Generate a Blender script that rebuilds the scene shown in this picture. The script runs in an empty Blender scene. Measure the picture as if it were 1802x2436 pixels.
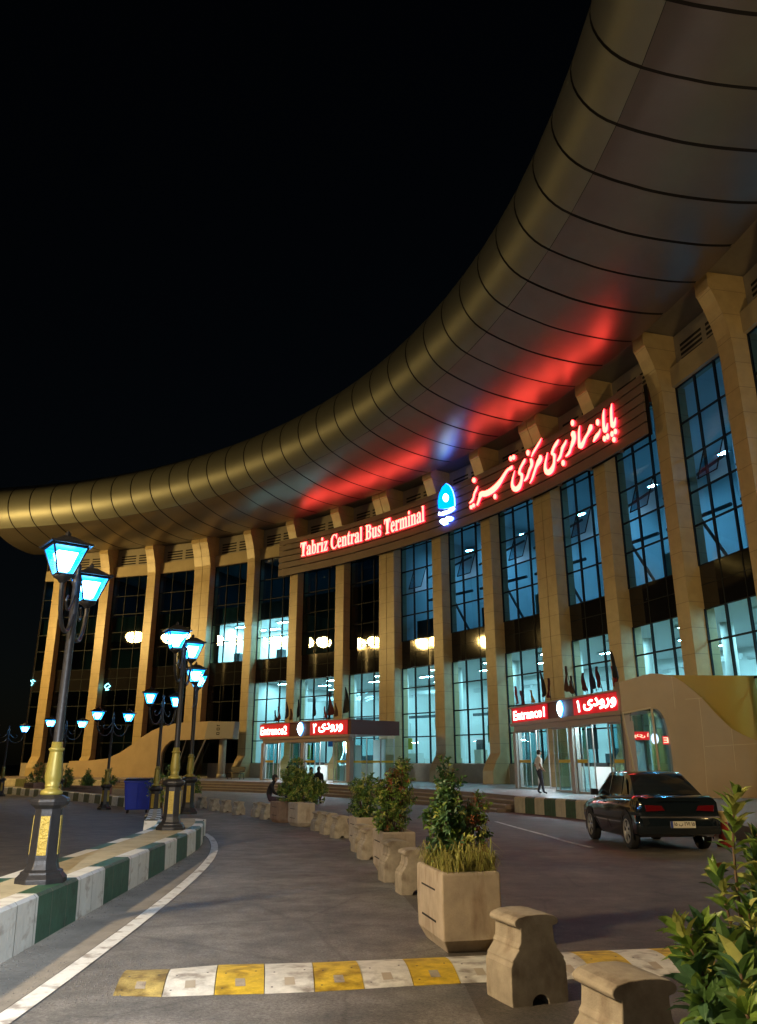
import bpy, bmesh, math, random
import numpy as np
from mathutils import Vector, Matrix, Euler
R = math.radians
S = bpy.context.scene
COL = S.collection
random.seed(7)

# ------------------------------------------------------------------ camera, sky, exposure
EYE = 1.28
PITCH = math.atan((1812 - 1218) / 1840.0)
cam = bpy.data.objects.new('camera', bpy.data.cameras.new('camera'))
COL.objects.link(cam)
cam.location = (0, 0, EYE)
cam.rotation_euler = (R(90) + PITCH, 0, 0)
cam.data.sensor_fit = 'VERTICAL'
cam.data.sensor_height = 36.0
cam.data.lens = 36.0 * 1840 / 2436
cam.data.clip_start = 0.05
cam.data.clip_end = 2000
S.camera = cam

w = bpy.data.worlds.new("World"); S.world = w; w.use_nodes = True
wn = w.node_tree
bg = wn.nodes['Background']
sky = wn.nodes.new('ShaderNodeTexSky'); sky.sky_type = 'NISHITA'; sky.sun_disc = False
sky.sun_elevation = R(14); sky.sun_rotation = R(200)
wn.links.new(sky.outputs[0], bg.inputs[0])
bg.inputs[1].default_value = 0.0006
moon = bpy.data.objects.new('moon', bpy.data.lights.new('moon', 'SUN')); COL.objects.link(moon)
moon.data.energy = 0.004; moon.data.angle = R(0.5); moon.data.color = (1, .9, .75)
moon.rotation_euler = (R(60), 0, R(-40))

S.view_settings.view_transform = 'Standard'; S.view_settings.look = 'None'
S.view_settings.exposure = 0; S.view_settings.gamma = 1
S.cycles.use_denoising = True
S.cycles.max_bounces = 7; S.cycles.diffuse_bounces = 3; S.cycles.glossy_bounces = 4
S.cycles.transparent_max_bounces = 16; S.cycles.transmission_bounces = 2
S.cycles.sample_clamp_indirect = 6.0
S.cycles.caustics_reflective = False; S.cycles.caustics_refractive = False

# ------------------------------------------------------------------ where things stand
# photograph pixel (1802 x 2436) -> ray -> point on the ground, on a level or on the curved facade
CP, SP = math.cos(PITCH), math.sin(PITCH)
def ray(x, y):
    a = (x - 901) / 1840.; b = (1218 - y) / 1840.
    return np.array([a, CP - b * SP, SP + b * CP])
def zg(y):                      # the forecourt falls gently away from the viewer, then levels out
    return -0.02 * min(max(y, -30), 36)
def G(x, y, h=0):               # ground point (h above ground)
    r = ray(x, y); d = 10.
    for i in range(80):
        d = .5 * d + .5 * (r * ((zg(d) + h - EYE) / r[2]))[1]
    P = r * ((zg(d) + h - EYE) / r[2])
    return Vector((P[0], P[1], P[2] + EYE))
def LV(x, y, z):                # point on level z
    r = ray(x, y); P = r * ((z - EYE) / r[2]); return Vector((P[0], P[1], z))
C0 = np.array((-46.11, 18.49))  # centre of the curved terminal
def CY(x, y, rad):              # (theta deg, z) on cylinder of that radius
    r = ray(x, y); d = r[:2]
    A = d @ d; B = -2 * d @ C0; Cc = C0 @ C0 - rad * rad
    t = (-B + math.sqrt(B * B - 4 * A * Cc)) / (2 * A); P = r * t
    return math.degrees(math.atan2(P[1] - C0[1], P[0] - C0[0])), P[2] + EYE
def VP(x, y, p, q):             # point on the vertical plane through p and q -> (u along, z)
    r = ray(x, y); p = np.array(p[:2]); q = np.array(q[:2]); e = (q - p) / np.linalg.norm(q - p)
    n = np.array([-e[1], e[0]]); t = (p @ n) / (r[:2] @ n); P = r * t
    return float((P[:2] - p) @ e), P[2] + EYE
def PO(th, rad, z=0.0):
    a = R(th); return Vector((C0[0] + rad * math.cos(a), C0[1] + rad * math.sin(a), z))

# ------------------------------------------------------------------ materials
def mat(name, col, rough=.6, metal=0., var=.0, scale=4., bump=0., emit=None, estr=0., spec=.5, bscale=None, coat=0):
    m = bpy.data.materials.new(name); m.use_nodes = True
    nt = m.node_tree; b = nt.nodes['Principled BSDF']
    b.inputs['Base Color'].default_value = (*col, 1); b.inputs['Roughness'].default_value = rough
    b.inputs['Metallic'].default_value = metal
    b.inputs['Specular IOR Level'].default_value = spec
    if coat: b.inputs['Coat Weight'].default_value = coat; b.inputs['Coat Roughness'].default_value = .05
    if emit:
        b.inputs['Emission Color'].default_value = (*emit, 1); b.inputs['Emission Strength'].default_value = estr
    if var or bump:
        tc = nt.nodes.new('ShaderNodeTexCoord')
        no = nt.nodes.new('ShaderNodeTexNoise'); no.inputs['Scale'].default_value = scale; no.inputs['Detail'].default_value = 6
        no.inputs['Roughness'].default_value = .65
        nt.links.new(tc.outputs['Object'], no.inputs['Vector'])
        if var:
            rp = nt.nodes.new('ShaderNodeValToRGB')
            rp.color_ramp.elements[0].position = .3; rp.color_ramp.elements[1].position = .7
            rp.color_ramp.elements[0].color = (*[max(0, c * (1 - var)) for c in col], 1)
            rp.color_ramp.elements[1].color = (*[min(1, c * (1 + var)) for c in col], 1)
            nt.links.new(no.outputs['Fac'], rp.inputs['Fac']); nt.links.new(rp.outputs[0], b.inputs['Base Color'])
        if bump:
            n2 = no
            if bscale:
                n2 = nt.nodes.new('ShaderNodeTexNoise'); n2.inputs['Scale'].default_value = bscale; n2.inputs['Detail'].default_value = 5
                nt.links.new(tc.outputs['Object'], n2.inputs['Vector'])
            bp = nt.nodes.new('ShaderNodeBump'); bp.inputs['Strength'].default_value = bump; bp.inputs['Distance'].default_value = .02
            nt.links.new(n2.outputs['Fac'], bp.inputs['Height']); nt.links.new(bp.outputs[0], b.inputs['Normal'])
    return m
def emat(name, col, st):
    m = bpy.data.materials.new(name); m.use_nodes = True; nt = m.node_tree
    nt.nodes.clear(); e = nt.nodes.new('ShaderNodeEmission'); o = nt.nodes.new('ShaderNodeOutputMaterial')
    e.inputs[0].default_value = (*col, 1); e.inputs[1].default_value = st
    nt.links.new(e.outputs[0], o.inputs[0]); return m
def glass(name, tint, rough=.02, ior=1.5, boost=1.0, glow=None):
    m = bpy.data.materials.new(name); m.use_nodes = True; nt = m.node_tree; nt.nodes.clear()
    o = nt.nodes.new('ShaderNodeOutputMaterial'); mx = nt.nodes.new('ShaderNodeMixShader')
    t = nt.nodes.new('ShaderNodeBsdfTransparent'); g = nt.nodes.new('ShaderNodeBsdfGlossy'); f = nt.nodes.new('ShaderNodeFresnel')
    t.inputs[0].default_value = (*tint, 1); g.inputs['Roughness'].default_value = rough; f.inputs[0].default_value = ior
    mu = nt.nodes.new('ShaderNodeMath'); mu.operation = 'MULTIPLY'; mu.inputs[1].default_value = boost; mu.use_clamp = True
    nt.links.new(f.outputs[0], mu.inputs[0]); nt.links.new(mu.outputs[0], mx.inputs[0])
    nt.links.new(t.outputs[0], mx.inputs[1]); nt.links.new(g.outputs[0], mx.inputs[2])
    last = mx
    if glow:
        ad = nt.nodes.new('ShaderNodeAddShader'); e = nt.nodes.new('ShaderNodeEmission')
        e.inputs[0].default_value = (*glow[0], 1); e.inputs[1].default_value = glow[1]
        nt.links.new(mx.outputs[0], ad.inputs[0]); nt.links.new(e.outputs[0], ad.inputs[1]); last = ad
    nt.links.new(last.outputs[0], o.inputs[0]); return m
def translucent(m, k=.35):
    nt = m.node_tree; b = nt.nodes['Principled BSDF']; o = nt.nodes['Material Output']
    t = nt.nodes.new('ShaderNodeBsdfTranslucent'); mx = nt.nodes.new('ShaderNodeMixShader'); mx.inputs[0].default_value = k
    if b.inputs['Base Color'].is_linked: nt.links.new(b.inputs['Base Color'].links[0].from_socket, t.inputs[0])
    nt.links.new(b.outputs[0], mx.inputs[1]); nt.links.new(t.outputs[0], mx.inputs[2]); nt.links.new(mx.outputs[0], o.inputs[0])
def joint_lines(m, axis, period, width=.012, dark=.35):
    """thin dark panel joints across one object-space axis, multiplied into the base colour (real cladding joints)"""
    nt = m.node_tree; b = nt.nodes['Principled BSDF']
    tc = nt.nodes.new('ShaderNodeTexCoord'); sx = nt.nodes.new('ShaderNodeSeparateXYZ'); nt.links.new(tc.outputs['Object'], sx.inputs[0])
    d = nt.nodes.new('ShaderNodeMath'); d.operation = 'DIVIDE'; d.inputs[1].default_value = period; nt.links.new(sx.outputs[axis], d.inputs[0])
    fr = nt.nodes.new('ShaderNodeMath'); fr.operation = 'FRACT'; nt.links.new(d.outputs[0], fr.inputs[0])
    lt = nt.nodes.new('ShaderNodeMath'); lt.operation = 'LESS_THAN'; lt.inputs[1].default_value = width / period; nt.links.new(fr.outputs[0], lt.inputs[0])
    mx = nt.nodes.new('ShaderNodeMix'); mx.data_type = 'RGBA'; mx.blend_type = 'MULTIPLY'
    nt.links.new(lt.outputs[0], mx.inputs['Factor'])
    src = b.inputs['Base Color']
    if src.is_linked:
        l = src.links[0].from_socket; nt.links.new(l, mx.inputs[6])
    else: mx.inputs[6].default_value = src.default_value[:]
    mx.inputs[7].default_value = (dark, dark, dark, 1)
    nt.links.new(mx.outputs[2], src)

M = {}
M['clad'] = mat('stone cladding', (.46, .35, .18), .38, var=.11, scale=1.6, bump=.05, bscale=8); joint_lines(M['clad'], 2, 1.22, .025, .55)
M['beam'] = mat('beam cladding', (.40, .33, .21), .5, var=.1, scale=.7)
M['plinth'] = mat('plinth stone', (.42, .36, .27), .55, var=.14, scale=1.5)
M['louvre'] = mat('louvre sheet', (.30, .27, .22), .5, var=.08)
M['black'] = mat('black gap', (.012, .010, .009), .7)
M['soffit'] = mat('soffit panel', (.27, .235, .20), .33, metal=.8, var=.06, scale=.35)
M['fascia'] = mat('fascia tube', (.25, .26, .225), .50, metal=.42, var=.07, scale=.3)
M['frame'] = mat('dark window frame', (.010, .015, .019), .6, spec=.2)
M['spandrel'] = mat('black spandrel glass', (.012, .011, .011), .045, spec=.6)
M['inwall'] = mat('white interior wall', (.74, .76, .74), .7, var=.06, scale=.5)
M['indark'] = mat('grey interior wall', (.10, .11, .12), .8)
M['infloor'] = mat('polished hall floor', (.42, .42, .40), .25)
M['slab'] = mat('ceiling slab', (.62, .64, .64), .7)
M['glass'] = glass('tinted glass', (.30, .60, .68), .015, 1.55, 1.1)
M['glassunlit'] = glass('unlit bay glass', (.12, .24, .30), .02, 1.6, 1.2)  # darker copy of the bay glass, unlit rooms' dimness put into the tint
M['glassclear'] = glass('door glass', (.55, .80, .84), .01, 1.5, 1.0)
M['glassmirror'] = glass('coated side glass', (.22, .36, .40), .015, 2.0, 1.4)
M['lampcool'] = emat('cool tube light', (.76, .95, 1.0), 185)
M['dimfill'] = emat('added dim blue fill', (.2, .6, 1.0), 70)
M['lampblue'] = emat('dim blue white light', (.26, .60, 1.0), 330)
M['slat'] = mat('sign slat', (.17, .125, .105), .5, var=.1, scale=.8)
M['let_face'] = emat('letter face', (1, .075, .052), 13)
M['let_side'] = emat('letter side', (1, .012, .03), 9)
M['logo_blue'] = emat('logo blue', (.0, .28, 1.0), 2.6)
M['logo_white'] = emat('logo white', (.7, .95, 1.0), 6)
M['logo_side'] = emat('logo side', (.05, .12, 1.0), 18)
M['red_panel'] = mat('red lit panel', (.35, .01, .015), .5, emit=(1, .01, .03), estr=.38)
M['dark_panel'] = mat('dark red fascia', (.12, .03, .03), .4)
M['sign_face'] = emat('entrance letter', (1, .82, .66), 5)
M['sign_logo'] = emat('entrance logo', (.55, .85, 1.0), 9)
M['sign_glow'] = emat('entrance logo rim', (.05, .3, 1.0), 7)
M['alu'] = mat('aluminium trim', (.42, .40, .38), .38, metal=.6)
M['alu_pink'] = mat('rose aluminium', (.42, .33, .29), .42, metal=.3)
M['yellow'] = mat('yellow tape', (.75, .50, .03), .5)
M['reflface'] = emat('reflected letter glow', (1, .45, .3), 2.2); M['reflwhite'] = emat('reflected white glow', (.65, .8, 1), 1.6)  # glow colours for the sign reflection built behind the side glass
M['lamp_dark'] = mat('dark painted iron', (.026, .025, .027), .45, metal=.2, var=.25, scale=9, bump=.15, bscale=40)
M['gold'] = mat('gold paint', (.27, .22, .045), .42, metal=.25, var=.12, scale=7)
def gold_relief():
    m = mat('gold relief panel', (.40, .29, .05), .45, metal=.2, var=.2, scale=25, bump=.9, bscale=45); return m
M['goldrel'] = gold_relief()
M['lant_core'] = emat('lantern core', (.16, .52, 1.0), 52)
M['lant_pane'] = glass('lantern pane', (.75, .95, 1), .1, 1.4, .6, ((.0, .30, 1.0), 2.6))
M['asphalt'] = None
M['white_paint'] = mat('white road paint', (.70, .70, .68), .7, var=.14, scale=14, bump=.2, bscale=60)
M['kerb_white'] = mat('white kerb paint', (.72, .72, .68), .55, var=.09, scale=5, bump=.2, bscale=18); 
M['kerb_green'] = mat('green kerb paint', (.025, .095, .055), .5, var=.3, scale=6, bump=.2, bscale=18)
M['kerb_grey'] = mat('grey green kerb paint', (.11, .14, .10), .6, var=.3, scale=3)
M['kerb_cream'] = mat('cream kerb paint', (.62, .56, .42), .6, var=.16, scale=3)
M['kerb_olive'] = mat('faded green kerb paint', (.13, .14, .06), .6, var=.3, scale=3)
M['kerb_top'] = mat('worn kerb top', (.45, .40, .27), .8, var=.22, scale=3, bump=.4, bscale=20)
M['grout'] = mat('gutter concrete', (.24, .22, .19), .85, var=.3, scale=1.8, bump=.5, bscale=22)
M['steps'] = mat('step stone', (.20, .155, .13), .55, var=.2, scale=2.2)
M['paving'] = mat('paving stone', (.24, .20, .20), .45, var=.15, scale=1.2)
M['concrete'] = mat('cast concrete', (.36, .31, .24), .85, var=.25, scale=6, bump=.22, bscale=110)
M['planter'] = mat('planter concrete', (.43, .36, .285), .85, var=.18, scale=5, bump=.25, bscale=90)
M['planterred'] = mat('reddish planter concrete', (.30, .19, .13), .85, var=.2, scale=5, bump=.25, bscale=90)
def stains(m, sc=(13, 13, 1.3), lo=.50, hi=.66, dark=.5):
    nt = m.node_tree; b = nt.nodes['Principled BSDF']; tc = nt.nodes.new('ShaderNodeTexCoord'); mp = nt.nodes.new('ShaderNodeMapping')
    mp.inputs['Scale'].default_value = sc; nt.links.new(tc.outputs['Object'], mp.inputs['Vector'])
    no = nt.nodes.new('ShaderNodeTexNoise'); no.inputs['Scale'].default_value = 1; no.inputs['Detail'].default_value = 5; nt.links.new(mp.outputs[0], no.inputs['Vector'])
    rp = nt.nodes.new('ShaderNodeValToRGB'); rp.color_ramp.elements[0].position = lo; rp.color_ramp.elements[1].position = hi
    rp.color_ramp.elements[0].color = (1, 1, 1, 1); rp.color_ramp.elements[1].color = (dark, dark * .9, dark * .84, 1); nt.links.new(no.outputs['Fac'], rp.inputs[0])
    mx = nt.nodes.new('ShaderNodeMix'); mx.data_type = 'RGBA'; mx.blend_type = 'MULTIPLY'; mx.inputs['Factor'].default_value = 1
    nt.links.new(b.inputs['Base Color'].links[0].from_socket, mx.inputs[6]); nt.links.new(rp.outputs[0], mx.inputs[7]); nt.links.new(mx.outputs[2], b.inputs['Base Color'])
stains(M['planter'], (8, 8, 2.2), .52, .70, .66); stains(M['planterred'], (8, 8, 2.2), .52, .70, .66); stains(M['concrete'], (7, 7, 3.5), .52, .70, .6)
stains(M['kerb_white'], (5, 5, 9), .56, .72, .62); stains(M['kerb_green'], (5, 5, 9), .56, .72, .62); stains(M['white_paint'], (6, 6, 6), .54, .66, .45)
M['soil'] = mat('soil', (.04, .03, .02), .95, bump=.5)
M['leaf1'] = mat('leaf green', (.19, .30, .05), .42, var=.35, scale=9)
M['leaf2'] = mat('leaf dark green', (.085, .17, .045), .38, var=.35, scale=9)
M['leaf3'] = mat('leaf yellow green', (.44, .46, .12), .48, var=.3, scale=9)
M['leaf4'] = mat('leaf rust', (.34, .13, .05), .5, var=.3, scale=9)
M['leafb'] = mat('leaf bluish', (.09, .19, .09), .36, var=.3, scale=9)
for k_ in ('leaf1', 'leaf2', 'leaf3', 'leaf4', 'leafb'): translucent(M[k_])
M['stem'] = mat('woody stem', (.13, .08, .045), .8)
M['grass'] = mat('dry grass', (.26, .24, .06), .7, var=.35, scale=20)
M['carpaint'] = mat('dark car paint', (.010, .016, .022), .12, metal=.3, coat=1)
M['carglass'] = mat('dark car glass', (.010, .008, .009), .06, spec=.7)
M['rubber'] = mat('tyre rubber', (.012, .012, .012), .8)
M['rim'] = mat('alloy rim', (.55, .53, .50), .35, metal=.7)
M['tail'] = mat('tail lamp red', (.09, .004, .006), .12, coat=1, emit=(1, .01, .02), estr=.012)
M['chrome'] = mat('chrome strip', (.6, .6, .62), .15, metal=1)
M['plate'] = mat('plate white', (.62, .60, .52), .5)
M['plateblue'] = mat('plate blue', (.02, .05, .25), .5)
M['ink'] = mat('black ink', (.01, .01, .01), .5)
M['bin'] = mat('blue bin plastic', (.012, .035, .42), .38, var=.1)
M['binlid'] = mat('dark bin lid', (.012, .016, .05), .4)
M['skin'] = mat('skin', (.30, .17, .11), .5)
M['hair'] = mat('black hair', (.010, .008, .007), .6)
M['tee'] = mat('white cotton', (.82, .80, .78), .85, var=.06, scale=8)
M['jeans'] = mat('dark denim', (.045, .05, .075), .85, var=.15, scale=12)
M['blackcloth'] = mat('black cloth', (.012, .011, .014), .85)
M['purplecloth'] = mat('dark plum cloth', (.05, .03, .05), .85)
M['shoe'] = mat('black shoe', (.01, .01, .01), .5)
M['bumpw'] = mat('white bump plastic', (.66, .64, .58), .6, var=.2, scale=9, bump=.25, bscale=50)
M['bumpy'] = mat('yellow bump plastic', (.62, .42, .03), .6, var=.3, scale=9, bump=.25, bscale=50)
M['bumpold'] = mat('dirty yellow bump plastic', (.42, .32, .10), .7, var=.4, scale=9, bump=.3, bscale=50)
stains(M['bumpw'], (7, 7, 7), .50, .68, .45); stains(M['bumpy'], (7, 7, 7), .50, .68, .5); stains(M['bumpold'], (6, 6, 6), .42, .6, .45)
M['wing'] = mat('wing wall stone', (.40, .30, .20), .42, var=.08, scale=.6)
M['wingjoint'] = mat('light joint', (.52, .42, .28), .5)
M['ochre'] = mat('ochre panel', (.40, .27, .06), .22, var=.05, scale=.4)
M['wingl'] = mat('left wing stone', (.46, .35, .22), .5, var=.09, scale=.8)
M['greybox'] = mat('pale grey panel', (.30, .29, .28), .5)
M['sodium'] = emat('sodium lamp face', (1.0, .65, .20), 370)
M['sodium2'] = emat('floodlight face', (1.0, .74, .42), 1700)
M['sodium3'] = emat('amber floodlight face', (1.0, .66, .25), 950)
M['metalpole'] = mat('galvanised pole', (.25, .25, .25), .45, metal=.7)
M['neon'] = emat('cyan reflection glow', (.25, .9, 1.0), 5)  # glow for the two sign reflections built on the facade glass
M['neonw'] = emat('neon white', (.6, .95, 1.0), 5)
M['kiosk'] = mat('white kiosk shell', (.70, .70, .66), .4)
M['screen'] = mat('dark screen', (.02, .05, .06), .15)
M['benchm'] = mat('dark bench metal', (.03, .03, .035), .4, metal=.5)
M['redcone'] = mat('red plastic', (.35, .03, .03), .45)
M['cream'] = mat('cream plastic', (.62, .52, .28), .5)

def make_asphalt(c0, c1, seed=0., crack=True):
    m = bpy.data.materials.new('asphalt'); m.use_nodes = True; nt = m.node_tree; b = nt.nodes['Principled BSDF']
    tc = nt.nodes.new('ShaderNodeTexCoord')
    def noise(sc, det=5, ro=.6):
        n = nt.nodes.new('ShaderNodeTexNoise'); n.inputs['Scale'].default_value = sc; n.inputs['Detail'].default_value = det
        n.inputs['Roughness'].default_value = ro; nt.links.new(tc.outputs['Object'], n.inputs['Vector']); return n
    big = noise(.35, 5, .7); mid = noise(2.3, 6, .7); fine = noise(55, 5, .85)
    r = nt.nodes.new('ShaderNodeValToRGB'); r.color_ramp.elements[0].position = .33; r.color_ramp.elements[1].position = .68
    r.color_ramp.elements[0].color = (*c0, 1); r.color_ramp.elements[1].color = (*c1, 1)
    nt.links.new(big.outputs['Fac'], r.inputs[0])
    r2 = nt.nodes.new('ShaderNodeValToRGB'); r2.color_ramp.elements[0].position = .36; r2.color_ramp.elements[1].position = .66
    r2.color_ramp.elements[0].color = (.6, .6, .6, 1); r2.color_ramp.elements[1].color = (1.25, 1.22, 1.2, 1)
    nt.links.new(mid.outputs['Fac'], r2.inputs[0])
    r3 = nt.nodes.new('ShaderNodeValToRGB'); r3.color_ramp.elements[0].position = .35; r3.color_ramp.elements[1].position = .7
    r3.color_ramp.elements[0].color = (.45, .45, .45, 1); r3.color_ramp.elements[1].color = (1.65, 1.65, 1.65, 1)
    nt.links.new(fine.outputs['Fac'], r3.inputs[0])
    def mul(a, bb):
        x = nt.nodes.new('ShaderNodeMix'); x.data_type = 'RGBA'; x.blend_type = 'MULTIPLY'; x.inputs['Factor'].default_value = 1
        nt.links.new(a, x.inputs[6]); nt.links.new(bb, x.inputs[7]); return x.outputs[2]
    vo = nt.nodes.new('ShaderNodeTexVoronoi'); vo.feature = 'DISTANCE_TO_EDGE'; vo.inputs['Scale'].default_value = .55
    wv = nt.nodes.new('ShaderNodeMix'); wv.data_type = 'RGBA'; wv.inputs['Factor'].default_value = .12
    nt.links.new(tc.outputs['Object'], wv.inputs[6]); nt.links.new(mid.outputs['Color'], wv.inputs[7]); nt.links.new(wv.outputs[2], vo.inputs['Vector'])
    rc = nt.nodes.new('ShaderNodeValToRGB'); rc.color_ramp.elements[0].position = .0; rc.color_ramp.elements[1].position = .012
    rc.color_ramp.elements[0].color = (.74, .74, .74, 1); rc.color_ramp.elements[1].color = (1, 1, 1, 1); nt.links.new(vo.outputs['Distance'], rc.inputs[0])
    st = noise(1.1, 7, .8); rs = nt.nodes.new('ShaderNodeValToRGB'); rs.color_ramp.elements[0].position = .60; rs.color_ramp.elements[1].position = .70
    rs.color_ramp.elements[0].color = (1, 1, 1, 1); rs.color_ramp.elements[1].color = (.62, .60, .58, 1); nt.links.new(st.outputs['Fac'], rs.inputs[0])
    nt.links.new(mul(mul(mul(mul(r.outputs[0], r2.outputs[0]), r3.outputs[0]), rc.outputs[0]), rs.outputs[0]), b.inputs['Base Color'])
    b.inputs['Roughness'].default_value = .62
    bp = nt.nodes.new('ShaderNodeBump'); bp.inputs['Strength'].default_value = .5; bp.inputs['Distance'].default_value = .01
    nt.links.new(fine.outputs['Fac'], bp.inputs['Height']); nt.links.new(bp.outputs[0], b.inputs['Normal'])
    return m
M['asphalt'] = make_asphalt((.092, .080, .068), (.15, .132, .112)); M['lane'] = make_asphalt((.135, .130, .122), (.25, .24, .225))

# ------------------------------------------------------------------ mesh helpers
class MB:
    def __init__(s): s.v = []; s.f = []; s.m = []
    def add(s, vs, fs, mi=0):
        o = len(s.v); s.v += [tuple(x) for x in vs]; s.f += [tuple(i + o for i in f) for f in fs]; s.m += [mi] * len(fs); return s
    def quad(s, a, b, c, d, mi=0): return s.add([a, b, c, d], [(0, 1, 2, 3)], mi)
    def box(s, c, size, rz=0, mi=0, tilt=None):
        x, y, z = [k / 2 for k in size]
        m = Matrix.Rotation(rz, 3, 'Z')
        if tilt is not None: m = m @ tilt
        vs = [Vector(c) + m @ Vector((i * x, j * y, k * z)) for k in (-1, 1) for j in (-1, 1) for i in (-1, 1)]
        return s.add(vs, [(0, 2, 3, 1), (4, 5, 7, 6), (0, 1, 5, 4), (2, 6, 7, 3), (0, 4, 6, 2), (1, 3, 7, 5)], mi)
    def hexa(s, b4, t4, mi=0):   # 4 bottom points, 4 top points
        return s.add(list(b4) + list(t4), [(3, 2, 1, 0), (4, 5, 6, 7), (0, 1, 5, 4), (1, 2, 6, 5), (2, 3, 7, 6), (3, 0, 4, 7)], mi)
    def tube(s, pts, r, n=8, mi=0, cap=True):
        pts = [Vector(p) for p in pts]; rs = r if isinstance(r, (list, tuple)) else [r] * len(pts)
        rings = []
        for i, p in enumerate(pts):
            t = (pts[min(i + 1, len(pts) - 1)] - pts[max(i - 1, 0)]).normalized()
            u = t.cross(Vector((0, 0, 1)));
            if u.length < 1e-3: u = Vector((1, 0, 0))
            u.normalize(); vv = t.cross(u)
            rings.append([p + rs[i] * (math.cos(2 * math.pi * k / n) * u + math.sin(2 * math.pi * k / n) * vv) for k in range(n)])
        vs = [q for g in rings for q in g]; fs = []
        for i in range(len(pts) - 1):
            for k in range(n):
                a = i * n + k; b = i * n + (k + 1) % n; fs.append((a, b, b + n, a + n))
        if cap: fs += [tuple(range(n))[::-1], tuple(range((len(pts) - 1) * n, len(pts) * n))]
        return s.add(vs, fs, mi)
    def lathe(s, prof, n=16, c=(0, 0, 0), mi=0, sq=False, rot=0, cap=True):
        """profile [(r,z)]; sq -> n-gon with flat sides"""
        vs = []; fs = []
        for r, z in prof:
            for k in range(n):
                a = 2 * math.pi * (k + (.5 if sq else 0)) / n + rot
                q = r / math.cos(math.pi / n) if sq else r
                vs.append((c[0] + q * math.cos(a), c[1] + q * math.sin(a), c[2] + z))
        for i in range(len(prof) - 1):
            for k in range(n):
                a = i * n + k; b = i * n + (k + 1) % n; fs.append((a, b, b + n, a + n))
        if cap: fs += [tuple(range(n))[::-1], tuple(range((len(prof) - 1) * n, len(prof) * n))]
        return s.add(vs, fs, mi)
    def prism(s, poly, a, b, mi=0, fn=None):
        """polygon [(u,v)] extruded from w=a to w=b; fn(u,v,w)->point"""
        fn = fn or (lambda u, v, w_: (u, w_, v)); n = len(poly)
        vs = [fn(u, v, a) for u, v in poly] + [fn(u, v, b) for u, v in poly]
        fs = [tuple(range(n)), tuple(range(n, 2 * n))[::-1]] + [(i, i + n, (i + 1) % n + n, (i + 1) % n) for i in range(n)]
        return s.add(vs, fs, mi)
    def build(s, name, mats, parent=None, smooth=False, world=True, fix=True, bevel=0):
        me = bpy.data.meshes.new(name)
        off = Vector((0, 0, 0))
        if parent is not None and world:
            p = parent
            while p is not None: off += p.location; p = p.parent
        me.from_pydata([tuple(Vector(v) - off) for v in s.v], [], s.f)
        if not isinstance(mats, (list, tuple)): mats = [mats]
        for m in mats: me.materials.append(m)
        for p, i in zip(me.polygons, s.m): p.material_index = i; p.use_smooth = smooth
        if fix or bevel:
            bm = bmesh.new(); bm.from_mesh(me)
            bmesh.ops.recalc_face_normals(bm, faces=bm.faces)
            bm.to_mesh(me); bm.free()
        o = bpy.data.objects.new(name, me); COL.objects.link(o)
        if parent is not None: o.parent = parent
        if bevel:
            md = o.modifiers.new('bevel', 'BEVEL'); md.width = bevel; md.segments = 2; md.limit_method = 'ANGLE'; md.angle_limit = R(35)
        return o
def thing(name, label, cat, loc=(0, 0, 0), rz=0, group=None):
    o = bpy.data.objects.new(name, None); COL.objects.link(o); o.location = loc; o.rotation_euler = (0, 0, rz)
    o.empty_display_size = .2
    return tag(o, label, cat, group)
def tag(o, label, cat, group=None):
    o['label'] = label; o['category'] = cat
    if group: o['group'] = group
    return o
def struct(o, kind='structure'): o['kind'] = kind; return o
def dup(root, loc, rz=0, label=None, group=None, scale=None):
    r = root.copy(); COL.objects.link(r); r.location = loc; r.rotation_euler = (0, 0, rz)
    if scale: r.scale = (scale,) * 3 if not isinstance(scale, tuple) else scale
    if label: r['label'] = label
    if group: r['group'] = group
    for ch in list(root.children):
        c = ch.copy(); COL.objects.link(c); c.parent = r
        for g in list(ch.children):
            d = g.copy(); COL.objects.link(d); d.parent = c
    return r
def text_mesh(txt, bold=0.0, extr=.0):
    cu = bpy.data.curves.new('t', 'FONT'); cu.body = txt; cu.size = 1; cu.offset = bold; cu.extrude = extr; cu.resolution_u = 3
    o = bpy.data.objects.new('t', cu); COL.objects.link(o)
    dg = bpy.context.evaluated_depsgraph_get(); dg.update()
    me = bpy.data.meshes.new_from_object(o.evaluated_get(dg))
    vs = [v.co.copy() for v in me.vertices]; fs = [(tuple(p.vertices), p.normal.z) for p in me.polygons]
    bpy.data.objects.remove(o); bpy.data.curves.remove(cu); bpy.data.meshes.remove(me)
    return vs, fs
def put_text(mb, txt, fn, x0, x1, z0, zcap, w0, w1, bold=0., flip=False, face=0, side=1, capw=None):
    """text fitted to x0..x1, baseline z0, tallest at zcap; fn(u,z,w)->point; w0 back, w1 front"""
    vs, fs = text_mesh(txt, bold, .05)
    xs = [v.x for v in vs]; ys = [v.y for v in vs]; zs = [v.z for v in vs]
    a, b = min(xs), max(xs); lo, hi = (0, max(ys)) if capw is None else capw
    P = [fn(x0 + (v.x - a) / (b - a) * (x1 - x0), z0 + (v.y - lo) / (hi - lo) * (zcap - z0), w1 if v.z > 0 else w0) for v in vs]
    f1 = [f for f, n in fs if n > .5]; f2 = [f for f, n in fs if n <= .5]
    o = len(mb.v); mb.v += [tuple(p) for p in P]
    for f in f1: mb.f.append(tuple(i + o for i in f)); mb.m.append(face)
    for f in f2: mb.f.append(tuple(i + o for i in f)); mb.m.append(side)
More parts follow.
